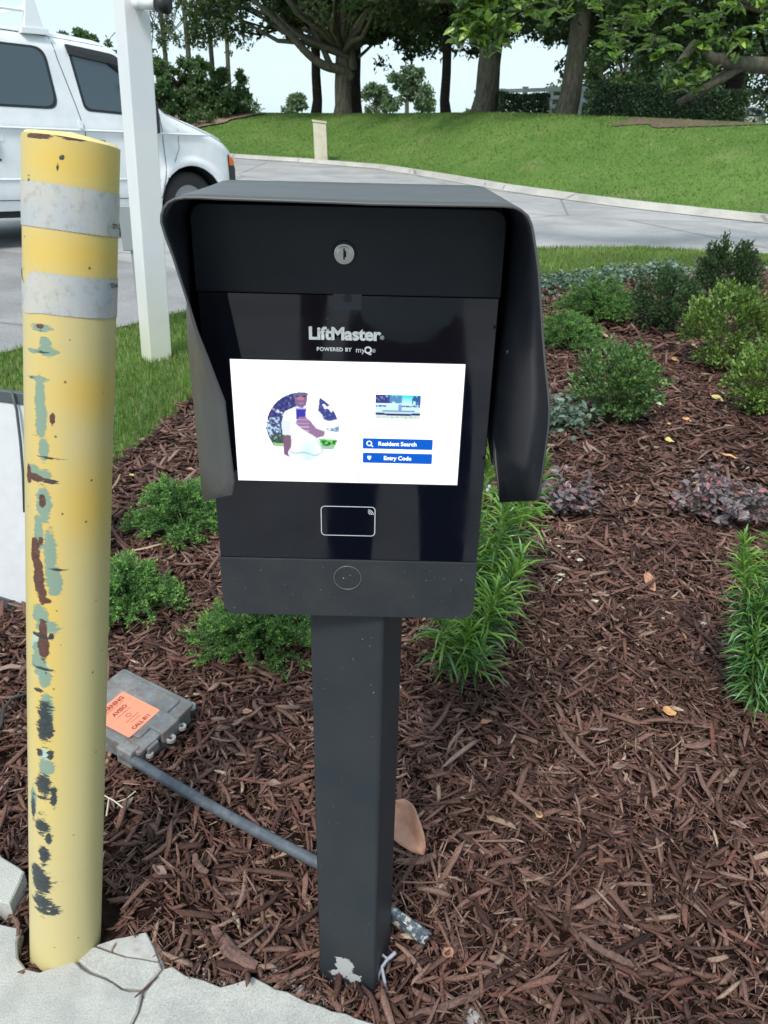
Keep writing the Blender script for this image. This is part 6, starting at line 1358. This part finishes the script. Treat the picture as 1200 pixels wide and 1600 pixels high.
# ------------------------------------------------------------------ photographer, mirrored in the glass
def skin(name, pts, edges, mt, parent, lv=2, root=0):
    me = bpy.data.meshes.new(name); me.from_pydata([p[:3] for p in pts], edges, []); o = bpy.data.objects.new(name, me); C.objects.link(o)
    sk = o.modifiers.new('skin', 'SKIN'); sk.use_smooth_shade = True
    for i, p in enumerate(pts): me.skin_vertices[0].data[i].radius = (p[3], p[4] if len(p) > 4 else p[3])
    me.skin_vertices[0].data[root].use_root = True
    sb = o.modifiers.new('sub', 'SUBSURF'); sb.levels = lv; sb.render_levels = lv
    bpy.context.view_layer.update(); m2 = bpy.data.meshes.new_from_object(o.evaluated_get(bpy.context.evaluated_depsgraph_get())); bpy.data.objects.remove(o)
    return link(name, m2, mt, parent, True)
M['skin'] = mat('brown_skin', (.16, .08, .05), .5); M['tee'] = pebble('white_cotton', (.62, .64, .66), .05, .9, 80); M['trousers'] = mat('dark_trousers', (.012, .013, .018), .9); M['cap'] = mat('grey_cap', (.12, .13, .15), .8); M['shoe'] = mat('dark_shoe', (.03, .03, .03), .6); M['phone'] = mat('navy_phone', (.02, .025, .09), .3)
OX, OY, OZ = .05, -.50, -.125
def pp(*a): return [(x + OX, y + OY, z + OZ, *r) for x, y, z, *r in a]
per = thing('person', 'photographer in cap, white t-shirt and dark trousers, seen mirrored in the intercom glass', 'person', (OX, OY, OZ))
bd = pp((0, 0, .95, .15, .11), (0, 0, 1.10, .145, .11), (0, .01, 1.28, .16, .11), (0, 0, 1.42, .12, .09), (0, .01, 1.50, .058), (0, .03, 1.58, .07, .08), (0, .03, 1.67, .078, .098), (0, .02, 1.74, .06, .07),
        (.19, 0, 1.43, .055), (.25, .03, 1.15, .045), (.10, .33, 1.36, .034), (.07, .38, 1.39, .03, .02), (-.19, 0, 1.43, .055), (-.25, -.02, 1.15, .045), (-.26, .06, .90, .034), (-.26, .08, .83, .03, .02),
        (.10, 0, .86, .095), (.12, .02, .50, .06), (.13, 0, .12, .042), (-.10, 0, .86, .095), (-.14, .02, .50, .06), (-.15, 0, .12, .042))
skin('body', bd, [(0, 1), (1, 2), (2, 3), (3, 4), (4, 5), (5, 6), (6, 7), (3, 8), (8, 9), (9, 10), (10, 11), (3, 12), (12, 13), (13, 14), (14, 15), (0, 16), (16, 17), (17, 18), (0, 19), (19, 20), (20, 21)], M['skin'], per)
skin('t_shirt', pp((0, 0, .90, .18, .135), (0, 0, 1.10, .175, .135), (0, .01, 1.30, .185, .13), (0, 0, 1.43, .14, .10), (.20, 0, 1.43, .075), (.24, .02, 1.24, .075), (-.20, 0, 1.43, .075), (-.24, 0, 1.24, .075)), [(0, 1), (1, 2), (2, 3), (3, 4), (4, 5), (3, 6), (6, 7)], M['tee'], per)
skin('trousers', pp((0, 0, .96, .165, .12), (0, 0, .88, .15, .12), (.11, 0, .78, .105), (.13, .02, .50, .085), (.14, 0, .10, .07), (-.11, 0, .78, .105), (-.15, .02, .50, .085), (-.16, 0, .10, .07)), [(0, 1), (1, 2), (2, 3), (3, 4), (1, 5), (5, 6), (6, 7)], M['trousers'], per)
for sx_ in (.14, -.16): skin('shoe', pp((sx_, -.06, .05, .05), (sx_, .05, .045, .05, .045), (sx_, .17, .035, .045, .03)), [(0, 1), (1, 2)], M['shoe'], per, 2)
skin('cap', pp((0, .0, 1.73, .088, .10), (0, .02, 1.79, .07, .085)), [(0, 1)], M['cap'], per, 2); skin('cap_brim', pp((0, .09, 1.725, .07, .012), (0, .19, 1.715, .05, .008)), [(0, 1)], M['cap'], per, 2)
for k in range(4):
    L_ = (.062, .07, .066, .052)[k]; z = 1.425 - .02 * k
    skin('finger', pp((.065, .385, z, .009), (.045, .41, z + .002, .0085), (.02, .425, z + .002, .008), (.02 - L_ * .25, .42, z, .007)), [(0, 1), (1, 2), (2, 3)], M['skin'], per, 1)
    skin('finger', pp((-.26 + (k - 1.5) * .004, .08 + (k - 1.5) * .018, .81, .009), (-.258, .082 + (k - 1.5) * .019, .775, .008), (-.25, .086 + (k - 1.5) * .018, .775 - L_ * .5, .007)), [(0, 1), (1, 2)], M['skin'], per, 1)
skin('thumb', pp((.06, .37, 1.375, .011), (.035, .395, 1.37, .01), (.01, .405, 1.38, .008)), [(0, 1), (1, 2)], M['skin'], per, 1); skin('thumb', pp((-.25, .105, .85, .011), (-.24, .13, .82, .01), (-.235, .14, .79, .008)), [(0, 1), (1, 2)], M['skin'], per, 1)
nose = skin('nose', pp((0, .115, 1.665, .010), (0, .132, 1.635, .014)), [(0, 1)], M['skin'], per, 1); skin('lips', pp((-.022, .112, 1.598, .006), (0, .118, 1.598, .008), (.022, .112, 1.598, .006)), [(0, 1), (1, 2)], mat('lip', (.14, .05, .045), .5), per, 1)
for sx_ in (-.03, .03): BM().tube([(OX + sx_, OY + .095, OZ + 1.672), (OX + sx_, OY + .116, OZ + 1.672)], .011, 10).build('eye', M['rubber'], per, True); skin('ear', pp((sx_ * 2.75, .02, 1.68, .008, .014), (sx_ * 2.75, .02, 1.64, .006, .01)), [(0, 1)], M['skin'], per, 1)
ph = tag(bevel(BM().box(-.045, .035, -.052, -.043, 1.245, 1.395).build('mobile_phone', M['phone']), .004, 3), 'navy mobile phone held up by the photographer, mirrored in the glass', 'phone')

LL = ['tan oak leaf curled on the open mulch', 'brown leaf lying between bark chips', 'dull orange leaf on the mulch', 'yellowed leaf on the mulch']
rr = np.random.default_rng(12)
for k, (px, py, wh) in enumerate([(760, 1135, 'below the bushy podocarpus'), (1010, 1060, 'left of the upright podocarpus'), (905, 1320, 'in the lower middle right'), (1120, 1390, 'near the lower right edge'), (700, 1490, 'right of the pipe end'), (250, 1370, 'between bollard and post, low'), (430, 1230, 'between the conduit and the post'), (310, 985, 'left of the front juniper'), (820, 740, 'left of the purple shrub'), (985, 820, 'between the two purple shrubs'), (960, 980, 'below the flat grey brown leaf'), (1150, 1300, 'under the upright podocarpus')]):
    fleaf(LL[k % 4] + ' ' + wh, px, py, .03 + .02 * rr.random(), .016 + .008 * rr.random(), rr.uniform(0, 180), ['tan_leaf', 'grey_leaf', 'grey_leaf', 'grey_leaf'][k % 4], rr.uniform(.1, .5), rr.uniform(.2, .7), .026, roll=rr.uniform(-.4, .4))
